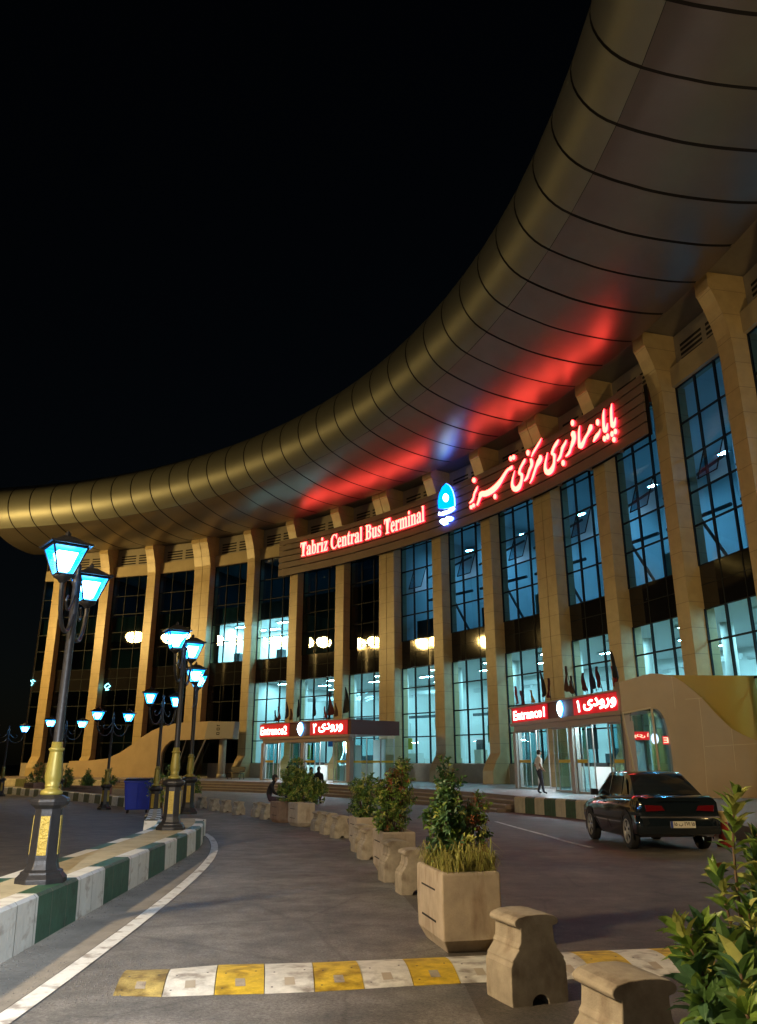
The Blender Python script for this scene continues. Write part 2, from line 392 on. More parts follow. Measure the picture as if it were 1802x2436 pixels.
def catmull(pts, k=5):
    P = [np.array(p, float) for p in pts]; out = []
    for i in range(len(P) - 1):
        p0 = P[max(i - 1, 0)]; p1 = P[i]; p2 = P[i + 1]; p3 = P[min(i + 2, len(P) - 1)]
        for j in range(k):
            t = j / k
            out.append(.5 * ((2 * p1) + (-p0 + p2) * t + (2 * p0 - 5 * p1 + 4 * p2 - p3) * t * t + (-p0 + 3 * p1 - 3 * p2 + p3) * t ** 3))
    out.append(P[-1]); return out
def stroke(mb, pts, fn, w0, w1, face=0, side=1):
    """brush stroke [(x,y,width)] -> solid of that outline; fn(x,y,w)->point"""
    q = catmull(pts); L = []; Rr = []
    for i, p in enumerate(q):
        t = q[min(i + 1, len(q) - 1)][:2] - q[max(i - 1, 0)][:2]; t = t / (np.linalg.norm(t) + 1e-9)
        n = np.array([-t[1], t[0]]); h = max(p[2], 6) / 2
        L.append(p[:2] + n * h); Rr.append(p[:2] - n * h)
    n = len(q); vs = []
    for ww in (w0, w1):
        for a in L: vs.append(fn(a[0], a[1], ww))
        for a in Rr: vs.append(fn(a[0], a[1], ww))
    fa = [(2 * n + i, 2 * n + i + 1, 3 * n + i + 1, 3 * n + i) for i in range(n - 1)]
    fb = [(i, n + i, n + i + 1, i + 1) for i in range(n - 1)]
    fs_ = [(i, i + 1, 2 * n + i + 1, 2 * n + i) for i in range(n - 1)] + [(n + i, 3 * n + i, 3 * n + i + 1, n + i + 1) for i in range(n - 1)]
    fs_ += [(0, 2 * n, 3 * n, n), (n - 1, 2 * n - 1, 4 * n - 1, 3 * n - 1)]
    o = len(mb.v); mb.add(vs, fa, face); 
    mb.f += [tuple(k + o for k in f) for f in fb + fs_]; mb.m += [side] * (len(fb) + len(fs_))
def dot(mb, x, y, w, h, fn, w0, w1, face=0, side=1, n=10):
    vs = [fn(x + w / 2 * math.cos(2 * math.pi * k / n), y + h / 2 * math.sin(2 * math.pi * k / n), ww) for ww in (w0, w1) for k in range(n)]
    mb.add(vs, [tuple(range(n, 2 * n))], face); o = len(mb.v) - 2 * n
    for k in range(n):
        mb.f.append((o + k, o + (k + 1) % n, o + n + (k + 1) % n, o + n + k)); mb.m.append(side)

ZP = -1.35 + EYE          # platform level in front of the terminal
def ZZ(dz): return dz + EYE

# ------------------------------------------------------------------ ground and forecourt (setting)
mb = MB()
ys = [-200, -30, 0, 12, 24, 36, 500]; xs = [-500, -60, -20, 0, 20, 60, 500]
for i in range(len(ys) - 1):
    for j in range(len(xs) - 1):
        mb.quad(*[(xs[a], ys[b], zg(ys[b])) for a, b in ((j, i), (j + 1, i), (j + 1, i + 1), (j, i + 1))])
struct(mb.build('ground', M['asphalt']))
def px5(l, h=0): return [G(x / 1.502, 1850 + y / 1.502, h) for x, y in l]
def resample(pts, step):
    P = [np.array(p[:2], float) for p in catmull([(p[0], p[1]) for p in pts], 8)]
    d = [0]
    for a, b in zip(P, P[1:]): d.append(d[-1] + np.linalg.norm(b - a))
    n = max(2, int(round(d[-1] / step))); out = []
    for k in range(n + 1):
        s = d[-1] * k / n; i = min(np.searchsorted(d, s, side='right') - 1, len(P) - 2)
        t = (s - d[i]) / max(1e-9, d[i + 1] - d[i]); out.append(P[i] * (1 - t) + P[i + 1] * t)
    return out
def normals2(P):
    N = []
    for i in range(len(P)):
        t = P[min(i + 1, len(P) - 1)] - P[max(i - 1, 0)]; t = t / np.linalg.norm(t); N.append(np.array((-t[1], t[0])))
    return N
def strip(P, wl, wr, dz):    # flat ribbon on the ground following a line
    N = normals2(P); mb = MB(); vs = []
    for p, n in zip(P, N):
        for k in (wl, wr):
            q = p + n * k; vs.append((q[0], q[1], zg(q[1]) + dz))
    mb.add(vs, [(2 * i, 2 * i + 1, 2 * i + 3, 2 * i + 2) for i in range(len(P) - 1)]); return mb
line_px = [(190, 740), (330, 645), (460, 525), (600, 435), (700, 350), (770, 275), (760, 230), (730, 200)]
line = [Vector((x_, y_, 0)) for y_, x_ in ((-1, -2.03), (1, -2.03), (3, -2.04), (5, -2.09), (7, -2.19), (9, -2.32), (11, -2.48), (13, -2.68), (15, -2.95), (17, -3.32), (19, -3.80), (20.6, -4.29))]
LP = resample(line, .3)
struct(strip(LP, -.06, .075, .010).build('lane_line', M['white_paint']))
kb = [Vector((x_, y_, 0)) for y_, x_ in ((-1, -2.42), (1, -2.47), (3, -2.55), (5, -2.66), (7, -2.80), (9, -2.94), (11, -3.07), (13, -3.20), (15, -3.36), (16.5, -3.52))]
gut = kb + [Vector((-3.85, 18.4, 0)), Vector((-4.15, 19.7, 0))]
GP = resample(gut, .4)
LL = resample(line, .4)
n = min(len(GP), len(LL)); mb = MB(); vs = []
for i in range(n):
    a = GP[i]; b = LL[i] + normals2(LL)[i] * .09
    a = a - normals2(GP)[i] * -.12
    for q in (a, b): vs.append((q[0], q[1], zg(q[1]) + .004))
mb.add(vs, [(2 * i, 2 * i + 1, 2 * i + 3, 2 * i + 2) for i in range(n - 1)])
struct(mb.build('gutter', M['grout']))
# the lane itself: a paler worn strip of asphalt between the edge line and the barrier
bar_ = resample([Vector((1.25, -1, 0)), Vector((.95, 2.0, 0)), Vector((.62, 4.2, 0))] + [G(1063, 2266), G(957, 2128), G(850, 2012), G(790, 1992), G(700, 1962), G(628, 1948), G(532, 1931), G(470, 1921)], .5)
ll_ = resample(line + [Vector((-6.2, 25.5, 0)), Vector((-9.5, 31.0, 0))], .5)
mb = MB(); vs = []; n = 60
for i in range(n + 1):
    a = ll_[int(i * (len(ll_) - 1) / n)]; b = bar_[int(i * (len(bar_) - 1) / n)]
    for q in (a, b): vs.append((q[0], q[1], zg(q[1]) + .002))
mb.add(vs, [(2 * i, 2 * i + 1, 2 * i + 3, 2 * i + 2) for i in range(n)])
struct(mb.build('lane', M['lane']))
# the white lane line on the right-hand road
rl = [G(1180, 1955), G(1240, 1972), G(1300, 1988), G(1350, 2003), G(1408, 2017)]
struct(strip(resample(rl, .4), -.06, .06, .008).build('lane_line', M['white_paint']))

# ------------------------------------------------------------------ painted kerbs
def kerb(name, label, front, width, hfun, stripe, mats, top, off0=0.0, block=.42, group=None, chamfer=.025, phase=0):
    """front: 2-D points of the bottom front edge; the kerb lies to the left of the walking direction"""
    P = resample(front, .14); N = normals2(P); mb = MB(); s = 0.0; wfun = width if callable(width) else (lambda t: width)
    L = sum(np.linalg.norm(b - a) for a, b in zip(P, P[1:])); acc = [0]
    for a, b in zip(P, P[1:]): acc.append(acc[-1] + np.linalg.norm(b - a))
    def sec(i):
        p, nn = P[i], N[i]; W = wfun(acc[i] / L); z0 = zg(p[1]) - .02; z1 = zg(p[1]) + hfun
        b = min(.2, W * .35)
        def pt(k, z): q = p + nn * k; return (q[0], q[1], z)
        return [pt(0, z0), pt(.012, z1 - chamfer), pt(.012 + chamfer, z1), pt(b, z1 + .002), pt(W - b, z1 + .002), pt(W - .012 - chamfer, z1), pt(W - .012, z1 - chamfer), pt(W, z0)]
    secs = [sec(i) for i in range(len(P))]
    for i in range(len(P) - 1):
        k = int((acc[i] + off0) / stripe + phase) % 2
        a, b = secs[i], secs[i + 1]
        for j in range(7):
            mi = 2 if j == 3 else k
            mb.quad(a[j], b[j], b[j + 1], a[j + 1], mi)
        if int((acc[i] + off0) / block) != int((acc[i + 1] + off0) / block):   # mortar joint between blocks
            a2 = [tuple(Vector(a[j]).lerp(Vector(b[j]), .5) ) for j in range(8)]
            a3 = [tuple(Vector(a[j]).lerp(Vector(b[j]), .56)) for j in range(8)]
            for j in (0, 1, 2):
                o = Vector((-(P[i + 1] - P[i])[1], (P[i + 1] - P[i])[0], 0)).normalized() * -.003 + Vector((0, 0, .003))
                mb.quad(*[tuple(Vector(q) + o) for q in (a2[j], a3[j], a3[j + 1], a2[j + 1])], 3)
    mb.quad(*[secs[0][j] for j in (0, 1, 6, 7)], 0); mb.quad(*[secs[-1][j] for j in (0, 1, 6, 7)], 0)
    o = mb.build(name, [mats[0], mats[1], top, M['grout']], fix=False)
    tag(o, label, 'kerb', group); return o
fr = kb + [Vector((-3.85, 18.4, 0)), Vector((-4.15, 19.7, 0))]
kerb('painted_kerb', 'long green and white striped kerb curving beside the lane, carrying the lamp posts', fr, lambda t: .62 + .45 * t, .38, 1.08, (M['kerb_white'], M['kerb_green']), M['kerb_top'], off0=1.69)
# rounded nose of the island
mb = MB(); cN = Vector((-4.68, 19.75, 0)); n = 14
ring = [(cN.x + .56 * math.cos(R(-8 + 196 * k / n)), cN.y + .78 * math.sin(R(-8 + 196 * k / n))) for k in range(n + 1)]
for k in range(n):
    a, b = ring[k], ring[k + 1]; za, zb = zg(a[1]), zg(b[1]); m = (k // 2) % 2
    mb.quad((*a, za - .02), (*b, zb - .02), (*b, zb + .36), (*a, za + .36), m)
    ia = (cN.x + (a[0] - cN.x) * .72, cN.y + (a[1] - cN.y) * .72); ib = (cN.x + (b[0] - cN.x) * .72, cN.y + (b[1] - cN.y) * .72)
    mb.quad((*a, za + .36), (*b, zb + .36), (*ib, zb + .372), (*ia, za + .372), m)
    mb.add([(*ia, za + .372), (*ib, zb + .372), (cN.x, cN.y, zg(cN.y) + .375)], [(0, 1, 2)], 2)
tag(mb.build('kerb_nose', [M['kerb_white'], M['kerb_grey'], M['kerb_top']], fix=False), 'rounded white and grey end of the island kerb beyond the second lamp post', 'kerb')
bk = [G(352, 1936), G(372, 1948), G(392, 1956)]
bk = [Vector((-7.2, 27.5, 0)), Vector((-6.6, 25.2, 0)), Vector((-5.9, 22.6, 0)), Vector((-5.35, 20.4, 0))]
kerb('painted_kerb', 'short grey and white striped kerb between the blue bin and the island', bk[::-1], .4, .34, .62, (M['kerb_white'], M['kerb_grey']), M['kerb_top'])
fk = [G(0, 1888), G(36, 1890.5), G(170, 1904.5), G(297, 1920), G(330, 1926)]
kerb('painted_kerb', 'far grey and white striped kerb along the edge of the parking area, left of the blue bin', fk, .5, .42, .85, (M['kerb_white'], M['kerb_grey']), M['kerb_top'])
fk2 = [PO(t, 53.7) for t in (80, 77, 74, 71, 68, 65, 62.5)]
kerb('painted_kerb', 'cream and faded green block kerb along the terrace edge at far left', fk2, .5, .60, 1.15, (M['kerb_cream'], M['kerb_olive']), M['kerb_top'])
kk = [PO(t, 53.75) for t in (16.2, 14, 12, 10, 8, 6, 3)]
kerb('painted_kerb', 'cream and green block kerb beside the parked car, in front of the steps', kk, .4, .60, .88, (M['kerb_cream'], M['kerb_green']), M['kerb_top'], chamfer=.05)

# ------------------------------------------------------------------ terrace and steps (setting)
def ringstrip(mb, r0, r1, z, t0, t1, n=40, mi=0):
    for k in range(n):
        a = t0 + (t1 - t0) * k / n; b = t0 + (t1 - t0) * (k + 1) / n
        mb.quad(PO(a, r0, z), PO(b, r0, z), PO(b, r1, z), PO(a, r1, z), mi)
def ringwall(mb, r, z0, z1, t0, t1, n=40, mi=0):
    for k in range(n):
        a = t0 + (t1 - t0) * k / n; b = t0 + (t1 - t0) * (k + 1) / n
        mb.quad(PO(a, r, z0), PO(b, r, z0), PO(b, r, z1), PO(a, r, z1), mi)
mb = MB(); ringstrip(mb, 54.2, 66, ZP, -20, 81, 60); ringwall(mb, 54.2, ZP - 1.5, ZP, -20, 81, 60, 0)
struct(mb.build('terrace', M['paving'], fix=False))
mb = MB()
for k in range(3):
    z = ZP - .16 * (k + 1); r0 = 54.2 - .38 * (k + 1)
    ringstrip(mb, r0, r0 + .40, z, 16.4, 62, 40); ringwall(mb, r0, z - (.16 if k < 2 else .4), z, 16.4, 62, 40)
    ringwall(mb, r0 - .012, z - .035, z - .004, 16.4, 62, 40, 1)
    mb.quad(PO(16.4, r0, z), PO(16.4, 54.2, z), PO(16.4, 54.2, z - .5), PO(16.4, r0, z - .5))
struct(mb.build('steps', [M['steps'], M['plinth']], fix=False))

# ------------------------------------------------------------------ the terminal building
T = thing('terminal_building', 'long curved bus terminal with tan columns, glass bays and a sweeping rounded roof edge', 'building', (C0[0] + 64 * math.cos(R(45)), C0[1] + 64 * math.sin(R(45)), ZP))
COLS = [(79.0, .97), (73.9, 1.02), (68.8, .97), (63.05, 1.95), (57.5, .92), (52.55, .95), (47.4, 1.0), (42.3, 1.75), (37.0, 1.02), (32.0, 1.02),
        (26.6, 1.8), (21.5, 1.02), (16.5, .92), (11.6, .97), (6.3, 1.85), (1.2, .97), (-3.8, .97)]
cprof = [(62.50, ZP - .3), (62.55, ZZ(-.55)), (62.86, ZZ(.05)), (63.2, ZZ(.50)), (63.2, ZZ(17.6)), (63.14, ZZ(18.5)), (62.96, ZZ(19.3)), (62.70, ZZ(20.1)), (62.46, ZZ(20.7)), (62.40, ZZ(20.75)), (62.40, ZZ(21.52)), (64.6, ZZ(21.52)), (64.6, ZP - .3)]
for th, wd in COLS:
    e = Vector((math.cos(R(th)), math.sin(R(th)), 0)); t = Vector((-math.sin(R(th)), math.cos(R(th)), 0)); o = Vector((C0[0], C0[1], 0))
    f = lambda u, v, w_: o + e * u + t * w_ + Vector((0, 0, v))
    mb = MB()
    if wd > 1.3:
        mb.prism(cprof, -wd / 2, -.025, 0, f); mb.prism(cprof, .025, wd / 2, 0, f)
        mb.prism([(r + .06, z) for r, z in cprof[:10]] + [(64.5, ZZ(20.7)), (64.5, ZP)], -.03, .03, 1, f)
    else: mb.prism(cprof, -wd / 2, wd / 2, 0, f)
    c = mb.build('column', [M['clad'], M['black']], T)
GZ = [-.12, 1.77, 3.45, 5.35, 6.87]; UZ = [8.95, 10.95, 12.65, 14.5, 16.4, 18.45]
edges = [(80.75, 79.0 + math.degrees(.485 / 64))]
for (a, wa), (b, wb) in zip(COLS, COLS[1:]):
    edges.append((a - math.degrees(wa / 2 / 63.9), b + math.degrees(wb / 2 / 63.9)))
def bayfn(ta, tb, rad=64.05):
    p, q = PO(ta, rad), PO(tb, rad); L = (q - p).length; e = (q - p) / L; nrm = Vector((e.y, -e.x, 0))
    if nrm.dot(Vector((C0[0] - p.x, C0[1] - p.y, 0))) < 0: nrm = -nrm
    return L, (lambda u, z, w_: p + e * u + nrm * w_ + Vector((0, 0, z)))
def bar(mb, f, u0, u1, z0, z1, w0, w1, mi=0):
    mb.hexa([f(u0, z0, w0), f(u1, z0, w0), f(u1, z0, w1), f(u0, z0, w1)], [f(u0, z1, w0), f(u1, z1, w0), f(u1, z1, w1), f(u0, z1, w1)], mi)
rnd = random.Random(3)
for i, (ta, tb) in enumerate(edges):
    L, f = bayfn(ta, tb); nm = 1 if i == 0 else 3
    us = [L * k / nm for k in range(1, nm)]
    for zs in (GZ, UZ):
        z = [ZZ(k) for k in zs]; fr_ = MB(); gl = MB()
        lit = (ta < 57.5) if zs is GZ else (ta < 42.3)
        for k, zk in enumerate(z):
            bar(fr_, f, 0, L, zk - (.05 if k else .0), zk + (.03 if k < len(z) - 1 else 0), -.06, .03)
        for u in us: bar(fr_, f, u - .035, u + .035, z[0], z[-1], -.08, .06)
        bar(fr_, f, 0, .05, z[0], z[-1], -.06, .05); bar(fr_, f, L - .05, L, z[0], z[-1], -.06, .05)
        win = fr_.build('window', M['frame'], T)
        open_ = zs is UZ and 3 <= i and ta < 43
        ub = [0] + us + [L]
        for k in range(len(z) - 1):
            for j in range(len(ub) - 1):
                if open_ and k == 2 and j == 1: continue
                d = [rnd.uniform(-.002, .002) for _ in range(4)]
                gl.quad(f(ub[j], z[k], d[0]), f(ub[j + 1], z[k], d[1]), f(ub[j + 1], z[k + 1], d[2]), f(ub[j], z[k + 1], d[3]))
        gl.build('pane', M['glass'] if (lit or (zs is UZ and 52 < ta < 63)) else M['glassunlit'], win, fix=False)
        if open_:
            sa = MB(); u0, u1 = ub[1] + .05, ub[2] - .05; zt, zb = z[3] - .06, z[2] + .05; k = .62
            P4 = [f(u0, zb + .12, k), f(u1, zb + .12, k), f(u1, zt, .05), f(u0, zt, .05)]
            for a, b in zip(P4, P4[1:] + P4[:1]): sa.tube([a, b], .035, 4)
            s_ = sa.build('open_sash', M['frame'], win)
            MB().quad(*P4).build('pane', M['glass'], win, fix=False)
    sp = MB(); bar(sp, f, 0, L, ZZ(6.88), ZZ(8.94), -.10, .0)
    for u in us: bar(sp, f, u - .02, u + .02, ZZ(6.88), ZZ(8.94), .0, .025, 1)
    bar(sp, f, 0, L, ZZ(8.0), ZZ(8.03), 0, .012, 1)
    sp.build('spandrel', [M['spandrel'], M['frame']], T)
    pl = MB(); bar(pl, f, 0, L, ZP - .4, ZZ(-.13), -.3, .16); pl.build('plinth', M['plinth'], T)
    be = MB(); bar(be, f, 0, L, ZZ(18.46), ZZ(19.55), -.4, .22); be.build('beam', M['beam'], T)
    lo = MB(); bar(lo, f, 0, L, ZZ(19.56), ZZ(21.5), -.6, -.25)
    for a_, b_ in ((.10 * L, .48 * L), (.56 * L, .92 * L)):
        for k in range(4):
            zz = ZZ(19.85 + .27 * k); bar(lo, f, a_, b_, zz, zz + .14, -.26, -.235, 1)
    lo.build('louvre_panel', [M['louvre'], M['black']], T)
# end wall and back of the building
mb = MB(); f = lambda u, v, w_: PO(80.8, u, v) + Vector((0, 0, 0))
mb.quad(PO(80.8, 63.9, ZP - 1), PO(80.8, 92, ZP - 1), PO(80.8, 92, ZZ(21.5)), PO(80.8, 63.9, ZZ(21.5)))
mb.quad(PO(-8, 63.9, ZP - 1), PO(-8, 92, ZP - 1), PO(-8, 92, ZZ(21.5)), PO(-8, 63.9, ZZ(21.5)))
mb.build('end_wall', M['plinth'], T, fix=False)
# interior: floors, walls, lights
mb = MB()
ringstrip(mb, 64.2, 78, ZP + .03, -8, 80.7, 40, 1)
for z0, z1 in ((7.0, 8.85),):
    ringstrip(mb, 64.3, 78, ZZ(z0), -8, 80.7, 40); ringstrip(mb, 64.3, 78, ZZ(z1), -8, 80.7, 40); ringwall(mb, 64.3, ZZ(z0), ZZ(z1), -8, 80.7, 40, 2)
ringstrip(mb, 64.4, 78, ZZ(12.78), 42.3, 80.7, 30); ringstrip(mb, 64.4, 78, ZZ(14.3), 42.3, 80.7, 30); ringwall(mb, 64.4, ZZ(12.78), ZZ(14.3), 42.3, 80.7, 30, 2)
ringstrip(mb, 64.3, 80, ZZ(18.5), -8, 80.7, 40)
mb.build('floor_slab', [M['slab'], M['infloor'], M['indark']], T, fix=False)
mb = MB()
ringwall(mb, 76.5, ZP, ZZ(7), -8, 57.5, 30); ringwall(mb, 73.5, ZZ(8.85), ZZ(18.5), -8, 42.3, 30); ringwall(mb, 70.5, ZZ(8.85), ZZ(12.78), 52.5, 62.0, 10)
def radwall(t, z0, z1, r0=64.5, r1=76, mi=0): mb.quad(PO(t, r0, z0), PO(t, r1, z0), PO(t, r1, z1), PO(t, r0, z1), mi)
radwall(57.45, ZP, ZZ(7)); radwall(52.5, ZZ(8.85), ZZ(12.78)); radwall(61.6, ZZ(8.85), ZZ(12.78)); radwall(42.25, ZZ(8.85), ZZ(18.5))
for t in (55.1, 49.9, 39.4, 29.2, 19.1, 14.0, 8.9): radwall(t, ZP, ZP + 3.0 + (t % 3), 71.5, 76.4)
for t in (37.0, 26.6, 16.5, 6.3): radwall(t, ZZ(8.85), ZZ(18.5), 67.5, 73.4)
mb.build('interior_wall', M['inwall'], T, fix=False)
mb = MB()
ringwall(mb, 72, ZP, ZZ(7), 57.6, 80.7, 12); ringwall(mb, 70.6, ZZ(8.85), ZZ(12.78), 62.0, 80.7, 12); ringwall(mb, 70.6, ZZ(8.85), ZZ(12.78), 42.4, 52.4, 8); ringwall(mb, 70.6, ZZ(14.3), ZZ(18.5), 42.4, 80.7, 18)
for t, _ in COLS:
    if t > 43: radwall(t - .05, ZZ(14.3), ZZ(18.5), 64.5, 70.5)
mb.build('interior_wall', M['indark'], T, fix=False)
for t in [p[0] - 2.5 for p in COLS[4:]]:
    m_ = MB().lathe([(.34, ZP), (.34, ZZ(7.0))], 14, (*PO(t, 68.2)[:2], 0), cap=False)
    if t < 42: m_.lathe([(.32, ZZ(8.85)), (.32, ZZ(18.5))], 14, (*PO(t + .9, 67.8)[:2], 0), cap=False)
    m_.build('interior_column', M['inwall'], T, smooth=True)
def ceil_lamp(t, rad, z, lx=1.5, ly=.42, m='lampcool'):
    e = Vector((math.cos(R(t)), math.sin(R(t)), 0)); tt = Vector((-e.y, e.x, 0)); c = PO(t, rad, z); mb = MB()
    h = MB().box(c + Vector((0, 0, .045)), (lx + .1, ly + .1, .08), math.atan2(tt.y, tt.x)); h.build('ceiling_lamp', M['slab'], T)
    n = 12
    MB().add([c + tt * (lx / 2 * math.cos(2 * math.pi * k / n)) + e * (ly / 2 * math.sin(2 * math.pi * k / n)) for k in range(n)], [tuple(range(n))]).build('lamp_diffuser', M[m], T.children[-1], fix=False)
for i, (ta, tb) in enumerate(edges):
    if ta < 57.6:
        m_ = (ta + tb) / 2
        ceil_lamp(m_ + .9, 66.6, ZZ(6.88)); ceil_lamp(m_ - 1.0, 69.8, ZZ(6.86)); ceil_lamp(m_ + .4, 73.6, ZZ(6.85))
    if ta > 43: ceil_lamp((ta + tb) / 2, 67.5, ZZ(18.2), .5, .2, 'dimfill')  # added dim fill, not a known lamp, lifts the dark upper bays
    if ta < 43: ceil_lamp((ta + tb) / 2 + .3, 70.0, ZZ(17.0), .75, .34, 'lampblue')
for t in (60.7, 59.2, 56.2, 54.0): ceil_lamp(t, 66.4, ZZ(12.66), 1.3, .5); ceil_lamp(t - .4, 69, ZZ(12.66), 1.3, .5)
rh = random.Random(12)
pm = {'dark': M['indark'], 'white': M['kiosk'], 'yellow': mat('yellow poster', (.6, .55, .05), .5), 'green': mat('green poster', (.05, .30, .12), .5), 'blue': mat('blue poster', (.03, .10, .35), .5), 'warm': mat('beige booth', (.45, .38, .28), .6)}
for i, (ta, tb) in enumerate(edges):
    if ta > 57.6: continue
    for _ in range(4):
        t = rh.uniform(tb + .2, ta - .2); rad = rh.uniform(66.3, 72); wd = rh.uniform(.5, 2.0); hh = rh.uniform(.9, 2.3); c = PO(t, rad)
        MB().box((c.x, c.y, ZP + .03 + hh / 2), (.7, wd, hh), R(t)).build('counter_booth', pm[rh.choice(['dark', 'white', 'warm', 'dark', 'white'])], T)
    for _ in range(2):
        t = rh.uniform(tb + .3, ta - .3); rad = rh.uniform(65.4, 70); c = PO(t, rad); wd = rh.uniform(.5, 1.3); hh = rh.uniform(.6, 1.4); z = ZP + rh.uniform(1.9, 5.2)
        MB().box((c.x, c.y, z), (.06, wd, hh), R(t)).build('poster_board', pm[rh.choice(['yellow', 'green', 'blue', 'dark', 'dark', 'white'])], T)
    t = rh.uniform(tb + .6, ta - .6)
    for k, (dz, ang) in enumerate(((3.9, 0), (5.9, 0))):
        c = PO((ta + tb) / 2, rh.uniform(71, 74)); MB().box((c.x, c.y, ZP + dz + 1.2), (.25, 6.2, .22 + .1 * k), R((ta + tb) / 2)).build('interior_beam', M['slab'] if k else M['indark'], T)
    if ta < 43:   # truss bars and gallery rail behind the tall upper glass
        m_ = (ta + tb) / 2; tg = Vector((-math.sin(R(m_)), math.cos(R(m_)), 0)); c = PO(m_, 67.2)
        mb = MB()
        for s in (-1, 1):
            mb.tube([c + tg * (s * 2.4) + Vector((0, 0, ZZ(9.0))), c + tg * (s * .2) + Vector((0, 0, ZZ(12.6)))], .09, 6)
        mb.tube([c - tg * 2.5 + Vector((0, 0, ZZ(12.7))), c + tg * 2.5 + Vector((0, 0, ZZ(12.7)))], .11, 6).tube([c - tg * 2.5 + Vector((0, 0, ZZ(15.4))), c + tg * 2.5 + Vector((0, 0, ZZ(14.6)))], .08, 6)
        mb.build('truss', M['indark'], T)
        c = PO(m_ + rh.uniform(-1, 1), 65.6); MB().box((c.x, c.y, ZZ(8.95) + .9), (.3, rh.uniform(.8, 2.2), 1.7), R(m_)).build('partition', pm[rh.choice(['dark', 'white', 'dark'])], T)
for t in (60.2, 58.9, 55.6, 53.6):
    c = PO(t, 65.6); MB().box((c.x, c.y, ZZ(8.95) + .5), (.6, .7, 1.0), R(t)).build('office_cabinet', M['indark'], T)
# office furniture silhouettes behind the second-floor glass are part of the rooms
# roof canopy: flat soffit, rounded fascia, seams between the panels
RC, ZC, RT = 55.5, 23.8, 2.28
TH0, TH1, DT = 81.2, -11.3, 2.5
prof = []
for k in range(0, 23):
    a = R(-110 - (k * (205 / 22.))); prof.append((RC + RT * math.cos(a) * 1.0, ZC + RT * math.sin(a)))
sof = MB(); fas = MB(); nseg = int((TH0 - TH1) / DT)
GAP = .07
jr = random.Random(9)
SPROF = [(float(r), float(z)) for r, z in catmull([(54.735, 21.645), (55.5, 21.38), (56.2, 21.2), (57.1, 20.99), (58.5, 20.83), (60.2, 20.775), (61.3, 20.84), (61.92, 20.93)], 3)]
for k in range(nseg):
    a = TH0 - DT * k; b = a - DT; a2, b2 = a - GAP, b + GAP
    r_in = prof[0][0]; z_in = prof[0][1]
    ja, jb = jr.uniform(-.012, .012), jr.uniform(-.012, .012)
    for (r0, z0), (r1, z1) in zip(SPROF, SPROF[1:]):
        sof.quad(PO(a2, r0, ZZ(z0 + ja)), PO(b2, r0, ZZ(z0 + jb)), PO(b2, r1, ZZ(z1 + jb)), PO(a2, r1, ZZ(z1 + ja)), 0)
        sof.quad(PO(a, r0, ZZ(z0 + .07)), PO(b, r0, ZZ(z0 + .07)), PO(b, r1, ZZ(z1 + .07)), PO(a, r1, ZZ(z1 + .07)), 1)
    sof.quad(PO(a, 61.9, ZZ(20.98)), PO(b, 61.9, ZZ(20.98)), PO(b, 62.1, ZZ(21.55)), PO(a, 62.1, ZZ(21.55)), 2); sof.quad(PO(a, 62.1, ZZ(21.55)), PO(b, 62.1, ZZ(21.55)), PO(b, 64.9, ZZ(21.62)), PO(a, 64.9, ZZ(21.62)), 2)
    for (r0, z0), (r1, z1) in zip(prof, prof[1:]):
        i0 = len(fas.v)
        fas.quad(PO(a2, r0, ZZ(z0)), PO(b2, r0, ZZ(z0)), PO(b2, r1, ZZ(z1)), PO(a2, r1, ZZ(z1)), 0)
    for (r0, z0), (r1, z1) in zip(prof, prof[1:]):
        s_ = .975
        q = [(RC + (r - RC) * s_, ZC + (z - ZC) * s_) for r, z in ((r0, z0), (r1, z1))]
        fas.quad(PO(a, q[0][0], ZZ(q[0][1])), PO(b, q[0][0], ZZ(q[0][1])), PO(b, q[1][0], ZZ(q[1][1])), PO(a, q[1][0], ZZ(q[1][1])), 1)
cap = [PO(TH0, r, ZZ(z)) for r, z in prof] + [PO(TH0, 92, ZZ(27.5)), PO(TH0, 92, ZZ(21.6))]
roof = MB(); rt, zt = prof[-1]
ringstrip_n = nseg
for k in range(nseg):
    a = TH0 - DT * k; b = a - DT
    roof.quad(PO(a, rt, ZZ(zt)), PO(b, rt, ZZ(zt)), PO(b, 92, ZZ(27.5)), PO(a, 92, ZZ(27.5)))
    roof.quad(PO(a, 64.8, ZZ(21.6)), PO(b, 64.8, ZZ(21.6)), PO(b, 92, ZZ(21.6)), PO(a, 92, ZZ(21.6)))
roof.add(cap, [tuple(range(len(cap)))])
rf = roof.build('roof', M['fascia'], T, fix=False)
so = sof.build('soffit', [M['soffit'], M['black'], M['louvre']], rf, fix=False)
bm = bmesh.new(); bm.from_mesh(so.data); bmesh.ops.remove_doubles(bm, verts=bm.verts, dist=.0005); bm.to_mesh(so.data); bm.free()
for p in so.data.polygons: p.use_smooth = True
fo = fas.build('rounded_fascia', [M['fascia'], M['black']], rf, fix=False)
bm = bmesh.new(); bm.from_mesh(fo.data); bmesh.ops.remove_doubles(bm, verts=bm.verts, dist=.0005); bm.to_mesh(fo.data); bm.free()
for p in fo.data.polygons: p.use_smooth = True

